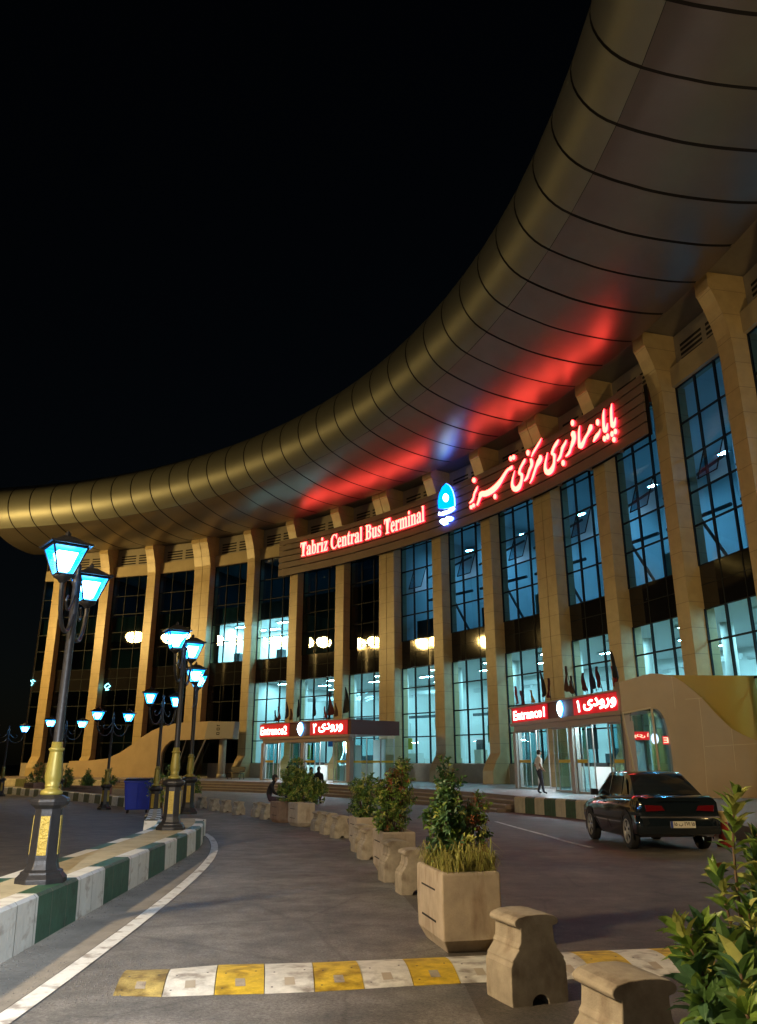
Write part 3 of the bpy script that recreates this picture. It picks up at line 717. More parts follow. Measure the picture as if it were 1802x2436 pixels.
# ------------------------------------------------------------------ the big sign
SG = thing('terminal_sign', 'long curved slatted sign board under the roof with glowing red letters and a blue emblem', 'sign', PO(35, 62.7, ZZ(16.1)))
def SF(th, z, w_): return PO(th, 62.60 - w_, z)
def slat(z0, z1, t0, t1, n=36):
    mb = MB(); vs = []
    for k in range(n + 1):
        t = t0 + (t1 - t0) * k / n
        vs += [PO(t, 62.62, ZZ(z0)), PO(t, 62.62, ZZ(z1)), PO(t, 62.72, ZZ(z1)), PO(t, 62.72, ZZ(z0))]
    fs = [(4 * k + j, 4 * k + (j + 1) % 4, 4 * k + 4 + (j + 1) % 4, 4 * k + 4 + j) for k in range(n) for j in range(4)] + [(0, 1, 2, 3), (4 * n, 4 * n + 1, 4 * n + 2, 4 * n + 3)]
    mb.add(vs, fs); return mb
T0S, T1S = 53.85, 16.85
zb = 16.08
for h_ in (.62, .50, .46, .46, .46, .42):
    slat(zb, zb + h_, T0S, T1S).build('slat', M['slat'], SG); zb += h_ + .085
mb = MB()
for t in np.arange(T0S - .3, T1S, -2.63):
    mb = MB(); mb.hexa([PO(t, 62.73, ZZ(16.1)), PO(t - .12, 62.73, ZZ(16.1)), PO(t - .12, 63.1, ZZ(16.1)), PO(t, 63.1, ZZ(16.1))], [PO(t, 62.73, ZZ(19.1)), PO(t - .12, 62.73, ZZ(19.1)), PO(t - .12, 63.1, ZZ(19.1)), PO(t, 63.1, ZZ(19.1))]); mb.build('bracket', M['slat'], SG)
mb = MB(); ringwall(mb, 63.05, ZZ(16.15), ZZ(19.0), T1S + .1, T0S - .1, 40); mb.build('backing', M['black'], SG, fix=False)
# Latin line
lt = MB(); BOLD = {}
def serif(s):
    o = ''
    for c in s:
        if 'A' <= c <= 'Z': o += chr(0x1D400 + ord(c) - 65)
        elif 'a' <= c <= 'z': o += chr(0x1D41A + ord(c) - 97)
        else: o += c
    return o
a0, a1 = 51.30, 37.45
put_text(lt, serif('Tabriz Central Bus Terminal'), SF, a0, a1, ZZ(17.52), ZZ(18.80), .02, .10, bold=.010)
lt.build('latin_letters', [M['let_face'], M['let_side']], SG)
# Persian line, brush strokes as lettered on the board
def pf(x0, y0, s): 
    def g(x, y, w_):
        t, z = CY(x0 + x / s, y0 + y / s, 62.6); return SF(t, z, w_)
    return g
fa = MB(); g1 = pf(1100, 1040, 8.26); g2 = pf(1290, 930, 8.26)
W0, W1 = .02, .10
for st in ([(322, 965, 8), (300, 1030, 38), (262, 1110, 36), (245, 1190, 34), (215, 1255, 40), (160, 1302, 18)],
           [(312, 1345, 34), (345, 1260, 44), (372, 1180, 60), (405, 1125, 108), (480, 1115, 112), (570, 1075, 112), (660, 1005, 104), (740, 915, 84), (810, 810, 62), (870, 710, 52), (920, 645, 48), (982, 612, 66), (1006, 560, 12)],
           [(1055, 660, 8), (1030, 760, 24), (1008, 870, 38), (1012, 960, 62), (1060, 1026, 98), (1125, 1000, 92), (1170, 920, 62), (1195, 820, 48), (1190, 740, 60), (1152, 715, 56), (1158, 640, 42), (1200, 550, 44), (1240, 480, 48), (1260, 428, 22)],
           [(1240, 868, 24), (1290, 810, 46), (1322, 730, 42), (1352, 640, 50), (1388, 560, 52), (1388, 480, 60), (1368, 425, 40)],
           [(1384, 395, 14), (1420, 310, 34), (1480, 210, 38), (1540, 110, 32), (1580, 25, 10)],
           [(1352, 912, 14), (1400, 820, 36), (1440, 700, 42), (1478, 590, 48), (1530, 490, 86), (1562, 420, 76), (1556, 358, 40)]):
    stroke(fa, st, g1, W0, W1)
for d in ((252, 850, 74, 106), (195, 1378, 62, 84), (246, 1345, 62, 86), (665, 1170, 62, 108), (975, 425, 66, 104), (1035, 400, 66, 104), (1315, 312, 68, 116)): dot(fa, *d, g1, W0, W1)
for st in ([(130, 1215, 10), (110, 1320, 28), (88, 1440, 40), (92, 1545, 64), (140, 1605, 110), (208, 1560, 92), (255, 1450, 54), (266, 1340, 44), (262, 1262, 60), (224, 1232, 52), (248, 1140, 44), (300, 1050, 56), (348, 962, 26)],
           [(322, 1385, 26), (375, 1310, 50), (405, 1220, 44), (430, 1120, 56), (480, 1030, 42), (502, 966, 12)],
           [(488, 1296, 22), (555, 1225, 50), (590, 1130, 44), (632, 1020, 70), (655, 930, 78), (640, 855, 94), (650, 795, 50)],
           [(766, 685, 10), (752, 800, 38), (752, 920, 44), (760, 1040, 60), (785, 1098, 90), (832, 1030, 68), (880, 920, 50), (940, 820, 50), (980, 730, 78), (990, 665, 40)],
           [(1036, 1004, 20), (1075, 930, 62), (1112, 876, 68), (1150, 820, 42), (1171, 748, 10)],
           [(1246, 358, 8), (1235, 470, 42), (1235, 600, 48), (1245, 720, 62), (1265, 795, 70), (1298, 740, 48), (1311, 636, 12)],
           [(1398, 252, 10), (1388, 370, 44), (1390, 500, 50), (1400, 620, 62), (1424, 698, 80), (1460, 620, 48), (1471, 526, 14)]):
    stroke(fa, st, g2, W0, W1)
for d in ((440, 1420, 72, 122), (625, 635, 70, 126), (1120, 622, 70, 132), (1255, 942, 72, 120), (1317, 900, 70, 124), (1405, 850, 72, 118), (1470, 800, 72, 116), (1442, 960, 74, 110)): dot(fa, *d, g2, W0, W1)
fa.build('persian_letters', [M['let_face'], M['let_side']], SG)
lg = MB(); g3 = pf(1000, 950, 4.13)
egg = [(265, 828), (300, 850), (330, 905), (347, 975), (350, 1050), (300, 1070), (240, 1080), (190, 1072), (187, 1000), (200, 930), (228, 865)]
n = len(egg)
lg.add([g3(x, y, .02) for x, y in egg] + [g3(x, y, .13) for x, y in egg], [tuple(range(n, 2 * n))], 0)
for k in range(n): lg.f.append((k, (k + 1) % n, n + (k + 1) % n, n + k)); lg.m.append(2)
dot(lg, 266, 970, 56, 84, g3, .131, .15, 1, 1)
for st in ([(192, 1125, 34), (225, 1128, 30), (250, 1118, 34), (285, 1108, 28), (318, 1085, 36), (345, 1068, 20)], [(212, 1215, 34), (238, 1195, 44), (262, 1200, 30), (285, 1175, 46), (310, 1180, 36), (326, 1160, 20)], [(235, 1232, 20), (280, 1215, 22)]):
    stroke(lg, st, g3, .02, .12, 1, 2)
lg.build('emblem', [M['logo_blue'], M['logo_white'], M['logo_side']], SG)

# ------------------------------------------------------------------ lamp masts outside the frame that light the forecourt
def mast(loc, h, aim, label, m, heads, hw, hh):
    t = thing('floodlight_mast', label, 'lamp mast', (*loc, zg(loc[1])))
    MB().tube([(0, 0, 0), (0, 0, h)], [.16, .09], 12).lathe([(.3, 0), (.3, .12), (.18, .3)], 12).build('pole', M['metalpole'], t, smooth=True, world=False)
    d = (Vector(aim) - Vector((loc[0], loc[1], t.location.z + h))).normalized(); sd = d.cross(Vector((0, 0, 1))).normalized(); up = sd.cross(d)
    W = heads * hw * 1.1
    MB().tube([sd * -W / 2 + Vector((0, 0, h)), sd * W / 2 + Vector((0, 0, h))], .05, 8).build('crossbar', M['metalpole'], t, world=False)
    for k in range(heads):
        c = Vector((0, 0, h + .25)) + sd * (W * (k + .5) / heads - W / 2)
        b4 = [c + sd * (i * hw / 2) + up * (j * hh / 2) for i, j in ((-1, -1), (1, -1), (1, 1), (-1, 1))]
        q = [p - d * .22 for p in b4]
        hd = MB().hexa([c + (p - c) * .6 for p in q], [p + (p - c) * .06 for p in b4]).build('lamp_head', M['lamp_dark'], t, world=False)
        MB().add([c + d * .012 + sd * (hw / 2 * math.cos(q)) + up * (hh / 2 * math.sin(q)) for q in np.linspace(0, 6.283, 25)[:-1]], [tuple(range(24))]).build('lamp_lens', m, hd, world=False, fix=False)
    return t
mast((-43, 64.5), 17.2, (-16, 80, -3), 'tall floodlight mast on the parking area facing the curved facade', M['sodium'], 2, 2.2, 1.6)
mast((-9.5, .3), 6.8, (0, 7, 0), 'floodlight mast left of the lane lighting the row of planters', M['sodium2'], 2, .6, .45)

mast((14.5, 9), 9.5, (13, 33, 2), 'floodlight mast right of the road lighting the wing wall and the terrace', M['sodium3'], 2, .6, .45)

# ------------------------------------------------------------------ street lamps
def make_lamp():
    t = thing('street_lamp', 'x', 'street lamp', (0, 0, 0))
    prof = [(.22, 0), (.22, .045), (.185, .085), (.18, .105), (.15, .12), (.135, .165), (.128, .20), (.120, .62), (.118, .665), (.165, .70), (.175, .73), (.168, .755), (.105, .79)]
    b = MB().lathe(prof, 8, sq=True, rot=0).build('pedestal', M['lamp_dark'], t, world=False, bevel=.006)
    for k in range(4):
        a = k * math.pi / 2; e = Vector((math.cos(a), math.sin(a), 0)); s = Vector((-e.y, e.x, 0))
        def fp(u, z, w_): return e * (.1285 - (z - .2) * .019 + w_) + s * u + Vector((0, 0, z))
        mb = MB(); bar(mb, fp, -.042, .042, .25, .60, -.002, .006); mb.build('gold_panel', M['goldrel'], b, world=False)
    MB().lathe([(.102, .79), (.108, .80), (.105, .825), (.07, .845), (.066, .86), (.072, .868), (.072, .878), (.066, .885), (.080, .93), (.084, .97), (.064, 1.19), (.064, 1.20), (.078, 1.212), (.078, 1.228), (.056, 1.24), (.053, 1.29)], 12).build('gold_sleeve', M['gold'], t, smooth=True, world=False)
    MB().lathe([(.046, 1.28), (.042, 2.9), (.05, 2.92), (.05, 2.96), (.03, 2.98), (.02, 3.05), (.035, 3.1), (.0, 3.16)], 12, cap=False).build('pole', M['lamp_dark'], t, smooth=True, world=False)
    for s in (1, -1):
        pts = catmull([(0, 2.62), (.14, 2.42), (.36, 2.36), (.56, 2.46), (.66, 2.66), (.68, 2.80)], 5)
        p2 = catmull([(.02, 2.80), (.20, 2.62), (.34, 2.58), (.40, 2.66), (.34, 2.72)], 4)
        mb = MB().tube([(s * q[0], 0, q[1]) for q in pts], .022, 8).tube([(s * q[0], 0, q[1]) for q in p2], .013, 6)
        mb.lathe([(.03, 2.78), (.05, 2.81), (.09, 2.83), (.09, 2.86)], 8, (s * .68, 0, 0))
        mb.build('arm', M['lamp_dark'], t, smooth=True, world=False)
        rz = R(28) * 1
        l = thing('x', 'x', 'x'); bpy.data.objects.remove(l)
        def sq(hw, z): return [Vector((s * .68, 0, z)) + Matrix.Rotation(rz, 3, 'Z') @ Vector((i * hw, j * hw, 0)) for i, j in ((-1, -1), (1, -1), (1, 1), (-1, 1))]
        z0, z1 = 2.86, 3.13; lo, hi = sq(.075, z0), sq(.165, z1)
        fr_ = MB()
        for a, b2 in zip(lo, hi): fr_.tube([a, b2], .011, 4)
        for q in (lo, hi):
            for a, b2 in zip(q, q[1:] + q[:1]): fr_.tube([a, b2], .012, 4)
        fr_.hexa(sq(.205, z1 + .012), sq(.20, z1 + .035)); fr_.hexa(sq(.17, z1 + .036), sq(.05, z1 + .12)); fr_.lathe([(.02, z1 + .12), (.03, z1 + .15), (.0, z1 + .19)], 8, (s * .68, 0, 0), cap=False)
        L = fr_.build('lantern', M['lamp_dark'], t, world=False)
        MB().hexa(sq(.042, z0 + .04), sq(.095, z1 - .05)).build('lamp_core', M['lant_core'], L, world=False)
        pn = MB()
        for k in range(4): pn.quad(lo[k], lo[(k + 1) % 4], hi[(k + 1) % 4], hi[k])
        pn.build('lantern_pane', M['lant_pane'], L, world=False, fix=False)
    return t
lamp0 = make_lamp()
GL = 'black and gold street lamps with blue lanterns'
LAMPS = [(G(97, 2099, .38), 100, .96, 'nearest street lamp with relief gold panel, standing on the striped kerb at left'),
         (G(406, 1974, .38), 92, 1.14, 'second street lamp on the island kerb, between nearest one and rounded kerb nose'),
         (G(446, 1936, .37), 100, 1.22, 'third street lamp on the rounded nose of the island kerb'),
         (Vector((-7.75, 28.6, zg(28.6))), 75, 1.32, 'street lamp standing just right of the blue bin'),
         (Vector((-12.1, 36.5, zg(40))), 60, 1.32, 'street lamp in front of the left wing wall, left of the blue bin'),
         (Vector((-17.9, 46, zg(50))), 45, 1.36, 'far street lamp partly hidden behind the nearest lamp pedestal'),
         (Vector((-23.0, 50.0, zg(50))), 35, 1.32, 'farthest street lamp at the left edge of the forecourt')]
for i, (p, a, s, lb) in enumerate(LAMPS):
    if i == 0: o = lamp0; o.location = p; o.rotation_euler = (0, 0, R(a)); o.scale = (s,) * 3; o['label'] = lb; o['group'] = GL
    else: dup(lamp0, p, R(a), lb, GL, s)

# ------------------------------------------------------------------ entrances
def plane_fn(A, B):
    e = Vector((B[0] - A[0], B[1] - A[1], 0)).normalized(); n_ = Vector((e.y, -e.x, 0))
    if n_.dot(Vector((C0[0] - A[0], C0[1] - A[1], 0))) < 0: n_ = -n_
    return lambda u, z, w_: Vector((A[0], A[1], 0)) + e * u + n_ * w_ + Vector((0, 0, z))
PERS = {'1': '\u06f1', '2': '\u06f2'}
def entrance(A, B, num, label, zs0, zs1, segs, depth, pill, right_side, tape=True):
    """segs: fractions for latin text, logo, persian word, digit"""
    A = Vector(A); B = Vector(B); L = (B - A).length; f = plane_fn(A, B)
    t = thing('entrance_porch', label, 'entrance', (A + B) / 2)
    t.location.z = ZP
    xr = .25 if right_side else -.02
    c = MB(); bar(c, f, -.25, L + xr, zs0, zs1, -depth, 0); cp = c.build('canopy', M['dark_panel'], t)
    tr = MB(); bar(tr, f, -.28, L + xr, zs1, zs1 + .07, -.3, .14); bar(tr, f, -.28, L + xr, zs0 - .16, zs0, -.4, .12); bar(tr, f, 0, L, zs0 - .42, zs0 - .165, -.3, .0); tr.build('trim', M['alu_pink'], t)
    u = lambda k: k * L
    for a, b in (segs['p1'], segs['p2']):
        m_ = MB(); bar(m_, f, u(a), u(b), zs0 + .02, zs1 - .02, .002, .05); m_.build('sign_panel', M['red_panel'], t)
    h = zs1 - zs0; m_ = MB()
    put_text(m_, 'Entrance' + num, f, u(segs['t'][0]), u(segs['t'][1]), zs0 + .2 * h, zs0 + .80 * h, .05, .09, bold=.022, side=1)
    m_.build('latin_letters', [M['sign_face'], M['let_side']], t); m_ = MB()
    put_text(m_, '\u06cc\u062f\u0648\u0631\u0648', f, u(segs['w'][0]), u(segs['w'][1]), zs0 + .16 * h, zs0 + .88 * h, .05, .09, bold=.03, side=1, capw=(-.30, .55))
    m_.build('persian_letters', [M['sign_face'], M['let_side']], t); m_ = MB()
    put_text(m_, PERS[num], f, u(segs['d'][0]), u(segs['d'][1]), zs0 + .2 * h, zs0 + .84 * h, .05, .09, bold=.03, side=1)
    m_.build('numeral', [M['sign_face'], M['let_side']], t)
    a, b = segs['l']; m_ = MB(); cx = u((a + b) / 2); r = .40 * h; cz = (zs0 + zs1) / 2
    sh = [(0, 1.15), (.45, .9), (.72, .4), (.8, -.05), (.5, -.55), (0, -1.1), (-.5, -.55), (-.8, -.05), (-.72, .4), (-.45, .9)]
    m_.prism([(x * r, z * r) for x, z in sh], .02, .12, 0, lambda x, z, w_: f(cx + x, cz + z, w_))
    m_.prism([(x * r * 1.12, z * r * 1.12) for x, z in sh], .015, .06, 1, lambda x, z, w_: f(cx + x, cz + z, w_))
    m_.build('sign_emblem', [M['sign_logo'], M['sign_glow']], t)
    zt = zs0 - .42
    for k in pill:
        m_ = MB(); wd = .34; bar(m_, f, u(k) - wd / 2, u(k) + wd / 2, ZP, zt - .002, -.34, .02); m_.build('pillar', M['alu_pink'], t)
    doors = []
    for a, b in zip(pill, pill[1:]):
        x0, x1 = u(a) + .18, u(b) - .18; n_ = 4; w1 = (x1 - x0) / n_
        for k in range(n_):
            open_ = k in (1, 2)
            wz = -.12 if not open_ else -.2
            s0 = x0 + w1 * k; s1 = s0 + w1
            if k == 1: s0 -= .62 * w1; s1 -= .62 * w1
            if k == 2: s0 += .62 * w1; s1 += .62 * w1
            d = MB()
            for q in (s0, s1 - .06): bar(d, f, q, q + .06, ZP, zt, wz - .04, wz)
            bar(d, f, s0 + .061, s1 - .061, ZP, ZP + .09, wz - .04, wz); bar(d, f, s0 + .061, s1 - .061, zt - .07, zt, wz - .04, wz)
            dd = d.build('door', M['alu'], t)
            MB().quad(f(s0 + .05, ZP + .08, wz - .02), f(s1 - .05, ZP + .08, wz - .02), f(s1 - .05, zt - .06, wz - .02), f(s0 + .05, zt - .06, wz - .02)).build('pane', M['glassclear'], dd, fix=False)
            if tape and k in (0, 3):
                m_ = MB(); bar(m_, f, s0 + .06, s1 - .06, ZP + 1.30, ZP + 1.44, wz - .015, wz - .008); m_.build('yellow_tape', M['yellow'], dd)
    # side glazing, ceiling light, inner wall
    for k, q in ((0, 0), (1, L)):
        sg = MB(); g2 = lambda d_, z, w_, q=q: f(q + w_, z, -d_)
        for d_ in np.linspace(.35, depth - .3, 4): bar(sg, g2, d_ - .03, d_ + .03, ZP, zt + .2, -.04, .04)
        bar(sg, g2, .4, depth - .3, ZP, ZP + .12, -.03, .03)
        ss = sg.build('side_frame', M['alu'], t)
        MB().quad(g2(.36, ZP + .1, 0), g2(depth - .3, ZP + .1, 0), g2(depth - .3, zt + .2, 0), g2(.36, zt + .2, 0)).build('pane', M['glassclear'], ss, fix=False)
        if k == 1 and right_side:
            m_ = MB(); bar(m_, g2, .4, depth - .4, ZP + 1.28, ZP + 1.42, .004, .012); m_.build('yellow_tape', M['yellow'], ss)
    for k in (.25, .75):
        c_ = f(u(k), zt + .18, -1.0); m_ = MB(); m_.box(c_, (1.4, .3, .05), math.atan2((B - A).y, (B - A).x)); m_.build('porch_lamp', M['lampcool'], t)
    # inner glazed screen and security gate behind the doors
    m_ = MB(); bar(m_, f, u(.06), u(.40), ZP, ZP + 1.1, -3.2, -3.1); m_.build('counter', M['kiosk'], t)
    m_ = MB(); bar(m_, f, u(.10), u(.36), ZP + 1.12, ZP + 1.3, -3.2, -3.08); m_.build('counter_top', M['ink'], t)
    m_ = MB()
    for q in (.60, .72): bar(m_, f, u(q), u(q) + .12, ZP, ZP + 2.3, -3.6, -3.0)
    bar(m_, f, u(.60), u(.72) + .12, ZP + 2.301, ZP + 2.5, -3.6, -3.0); m_.build('security_gate', M['kiosk'], t)
    m_ = MB(); bar(m_, f, u(.76), u(.88), ZP, ZP + 2.9, -4.6, -4.5); m_.build('partition', M['inwall'], t)
    m_ = MB(); bar(m_, f, u(.12), u(.24), ZP + 1.7, ZP + 2.7, -2.6, -2.5); m_.build('hanging_board', M['ink'], t)
    return t, f, L
A1 = LV(1231, 1876, ZP); pm = LV(1361.6, 1887, ZP); d1 = (pm - A1).normalized(); B1 = A1 + d1 * 11.5
z1b = VP(1330, 1708, A1, B1)[1]; z1t = VP(1330, 1668, A1, B1)[1]
def frac(px, py, A, B): return VP(px, py, A, B)[0] / (Vector(B) - Vector(A)).length
fx = lambda X: frac(1200 + X / 5.507, 1700, A1, B1)
seg1 = dict(p1=(fx(112), fx(575)), p2=(fx(925), fx(1545)), t=(fx(140), fx(552)), l=(fx(660), fx(850)), w=(fx(1068), fx(1508)), d=(fx(985), fx(1022)))
E1, f1, L1 = entrance(A1, B1, '1', 'right-hand glass entrance porch under a lit red sign reading Entrance 1', z1b, z1t, seg1, 2.2, (.0, fx(850), 1.0), False)
A2 = LV(622, 1856, ZP); th2, _ = CY(829, 1800, 57.3); B2 = PO(th2, 57.3, ZP)
z2b = VP(720, 1751, A2, B2)[1]; z2t = VP(720, 1718, A2, B2)[1]
gx = lambda X: frac(600 + X / 4.589, 1735, A2, B2)
seg2 = dict(p1=(gx(92), gx(410)), p2=(gx(640), gx(1045)), t=(gx(108), gx(392)), l=(gx(480), gx(590)), w=(gx(735), gx(1000)), d=(gx(675), gx(712)))
E2_, f2, L2 = entrance(A2, B2, '2', 'left-hand glass entrance porch under a lit red sign reading Entrance 2', z2b, z2t, seg2, 4.6, (.0, gx(555), 1.0), True)
print('entr', A1, B1, z1b - ZP, z1t - ZP, A2, B2, z2b - ZP, z2t - ZP)

# flags on the porch roofs
def cloth(mb, top, d_, ln, wd, seed):
    r = random.Random(seed); n = 7; side = Vector((-d_.y, d_.x, 0)).normalized() if abs(d_.x) + abs(d_.y) > 1e-3 else Vector((1, 0, 0))
    vs = []
    for i in range(n + 1):
        k = i / n
        p = top - d_ * (k * ln * .82) ; drop = Vector((0, 0, -k * ln * .12))
        w_ = 1.45 * wd * (k ** .8 if k < .72 else .77 * (1 - ((k - .72) / .28) ** 1.6 * .9))
        for j in range(4):
            q = p + drop + SIDE * (w_ * j / 3) + Vector((0, 0, -.55 * w_ * j / 3)) + NRM * (.07 * math.sin(4.1 * k + 2.1 * j + seed))
            vs.append(q)
    fs = [(4 * i + j, 4 * i + j + 1, 4 * i + j + 5, 4 * i + j + 4) for i in range(n) for j in range(3)]
    mb.add(vs, fs)
FC = {'red': (.30, .02, .02), 'dark red': (.12, .012, .02), 'black': (.012, .012, .016), 'orange': (.50, .20, .03), 'navy': (.015, .02, .06), 'brown': (.12, .05, .03)}
FM = {k: mat('flag cloth ' + k, v, .8) for k, v in FC.items()}
def flag(f, u, zb, h, lean, sd, colr, label, seed, wd=.42, grp=None):
    global SIDE, NRM
    o = f(u, zb, -.35); t = thing('flag', label, 'flag', o, 0, grp)
    e = (f(1, 0, 0) - f(0, 0, 0)); nn = (f(0, 0, 1) - f(0, 0, 0)); SIDE = e * sd; NRM = nn
    top = e * lean + Vector((0, 0, h))
    MB().tube([(0, 0, 0), top], .018, 6).build('flagpole', M['lamp_dark'], t, world=False)
    d_ = top.normalized(); mb = MB(); cloth(mb, top, d_, h * .86, wd, seed); mb.build('cloth', FM[colr], t, world=False, smooth=True, fix=False)
F1 = [(95, 250, 'red', 1, 'red flag, leftmost above the Entrance 1 sign'), (160, 190, 'dark red', 1, 'dark red flag, second from the left above the Entrance 1 sign'), (290, 175, 'orange', 1, 'small orange flag above the Entrance 1 sign'),
      (440, 380, 'black', 1, 'tall black flag just left of the column above the Entrance 1 sign'), (540, 270, 'dark red', -1, 'dark red flag in front of the left edge of the column above Entrance 1'),
      (830, 370, 'brown', -1, 'tall brown flag leaning across the column above the white emblem of Entrance 1'), (868, 250, 'brown', -1, 'short brown flag just right of the tall leaning one above Entrance 1'), (1030, 260, 'dark red', -1, 'thin dark red flag above the single digit of the Entrance 1 sign'),
      (1150, 320, 'navy', -1, 'tall navy flag above the Persian word of the Entrance 1 sign'), (1225, 300, 'dark red', -1, 'wide dark red flag right of the navy one above Entrance 1'), (1385, 270, 'red', 1, 'red flag near the right end of the Entrance 1 sign'), (1400, 430, 'black', 1, 'largest black flag at the right end of the Entrance 1 sign')]
GF = 'flags standing on the entrance porches'
for k, (X, H, c, sd, lb) in enumerate(F1):
    u = fx(X) * L1; sc = (45 + (37 - 45) * (u / L1)) / 1840 / 5.507 * 1.05
    flag(f1, u, z1t + .07, H * sc, (-.35 if sd < 0 and X > 600 else -.1) * H * sc * (1 if X < 1300 else 1.2), sd, c, lb, k, .33 + .1 * (H > 300), GF)
F2 = [(195, 130, 'black', 1, 'thin black flag, leftmost above the Entrance 2 sign'), (225, 165, 'dark red', 1, 'dark red flag, second from the left above the Entrance 2 sign'), (312, 205, 'navy', 1, 'narrow navy flag left of the column above Entrance 2'), (365, 130, 'brown', 1, 'small brown flag in front of the column above Entrance 2'), (440, 215, 'black', 1, 'wide black flag left of the round emblem of Entrance 2'),
      (615, 230, 'navy', 1, 'navy flag right of the round emblem of Entrance 2'), (735, 130, 'red', 1, 'small red flag beside the tallest dark red one above Entrance 2'), (775, 250, 'dark red', 1, 'tallest dark red flag above the Persian word of Entrance 2'), (850, 150, 'brown', 1, 'short brown flag in front of the second column above Entrance 2'), (945, 290, 'black', 1, 'big black flag blowing out at the right end of the Entrance 2 sign')]
for k, (X, H, c, sd, lb) in enumerate(F2):
    u = gx(X) * L2; sc = 64 / 1840 / 4.589
    flag(f2, u, z2t + .07, H * sc, .12 * H * sc, sd, c, lb, k + 20, .35 + .25 * (H > 240), GF)

# ------------------------------------------------------------------ stone wing walls beside the entrances
def wing_left():
    t = thing('wing_wall', 'tan stone wing wall left of Entrance 2 with a swooping top and an arched glass opening', 'wing wall', PO(64, 61.2, ZP))
    top = [(74.2, .05), (72.01, .12), (70.31, .27), (68.97, .80), (67.74, 1.52), (66.73, 2.2), (65.68, 2.74), (64.61, 3.10), (63.0, 3.37), (59.2, 3.43), (56.6, 3.30)]
    op = [(64.62, -1.35), (64.5, .75), (64.2, 1.35), (63.6, 1.80), (63.2, 1.87), (59.6, 1.87)]
    ths = sorted(set([round(x, 2) for x in np.linspace(74.2, 59.6, 60)] + [a for a, _ in top if a >= 59.6] + [a for a, _ in op]), reverse=True)
    def itp(tab, x): return float(np.interp(x, [a for a, _ in tab][::-1], [z for _, z in tab][::-1]))
    mb = MB(); R0, R1 = 61.2, 61.7
    for a, b in zip(ths, ths[1:]):
        inside = a <= 64.62
        za, zb_ = (ZP, ZP) if not inside else (ZZ(itp(op, a)), ZZ(itp(op, b)))
        ta, tb = ZZ(itp(top, a)), ZZ(itp(top, b))
        mb.hexa([PO(a, R0, za), PO(b, R0, zb_), PO(b, R1, zb_), PO(a, R1, za)], [PO(a, R0, ta), PO(b, R0, tb), PO(b, R1, tb), PO(a, R1, ta)])
    mb.hexa([PO(59.6, R0, ZZ(1.87)), PO(56.6, R0, ZZ(1.87)), PO(56.6, R1, ZZ(1.87)), PO(59.6, R1, ZZ(1.87))], [PO(59.6, R0, ZZ(3.43)), PO(56.6, R0, ZZ(3.30)), PO(56.6, R1, ZZ(3.30)), PO(59.6, R1, ZZ(3.43))])
    mb.build('stone_wall', M['wingl'], t)
    m_ = MB(); vs = []
    for a in ths:
        if 59.6 <= a <= 64.62: vs.append((PO(a, 61.45, ZP), PO(a, 61.45, ZZ(itp(op, a)))))
    for p, q in zip(vs, vs[1:]): m_.quad(p[0], q[0], q[1], p[1])
    m_.build('glass_opening', M['glassmirror'], t, fix=False)
    m_ = MB(); m_.tube([PO(59.75, 61.15, ZZ(1.87)), PO(61.3, 61.15, ZP)], .07, 6); m_.tube([PO(61.9, 61.2, ZZ(1.87)), PO(62.9, 61.2, ZP)], .035, 6); m_.tube([PO(63.1, 61.2, ZZ(1.87)), PO(63.1, 61.2, ZP)], .03, 6)
    m_.build('jamb', M['alu'], t)
    b = MB(); b.hexa([PO(59.4, 60.6, ZZ(1.9)), PO(56.3, 60.6, ZZ(1.9)), PO(56.3, 61.15, ZZ(1.9)), PO(59.4, 61.15, ZZ(1.9))], [PO(59.1, 60.55, ZZ(3.36)), PO(56.1, 60.55, ZZ(3.28)), PO(56.1, 61.15, ZZ(3.28)), PO(59.1, 61.15, ZZ(3.36))])
    bx = b.build('grey_box', M['greybox'], t)
    # the dark upright lettering on the box
    m_ = MB(); gf = lambda x, y, w_: PO(57.9 - x / 60.5 * 57.3, 60.55 - w_, ZZ(y))
    for y0 in (2.25, 2.62, 2.98):
        for q in ((0, y0, .34, .07), (0, y0 + .17, .34, .06), (-.14, y0 + .09, .07, .17), (.14, y0 + .09, .07, .17)):
            bar(m_, gf, q[0] - q[2] / 2, q[0] + q[2] / 2, q[1] - q[3] / 2, q[1] + q[3] / 2, .004, .012 + .001 * q[2])
    m_.build('dark_lettering', M['ink'], bx)
    m_ = MB(); m_.lathe([(.32, ZP), (.32, ZZ(1.87))], 12, (*PO(58.2, 61.6)[:2], 0)); m_.lathe([(.42, ZP), (.40, ZP + .35)], 12, (*PO(58.2, 61.6)[:2], 0)); m_.build('round_post', M['plinth'], t, smooth=True)
wing_left()
Q0 = f1(L1 * 1.012, ZP, .02); Q1 = Vector((17.4, Q0.y + .75, ZP))
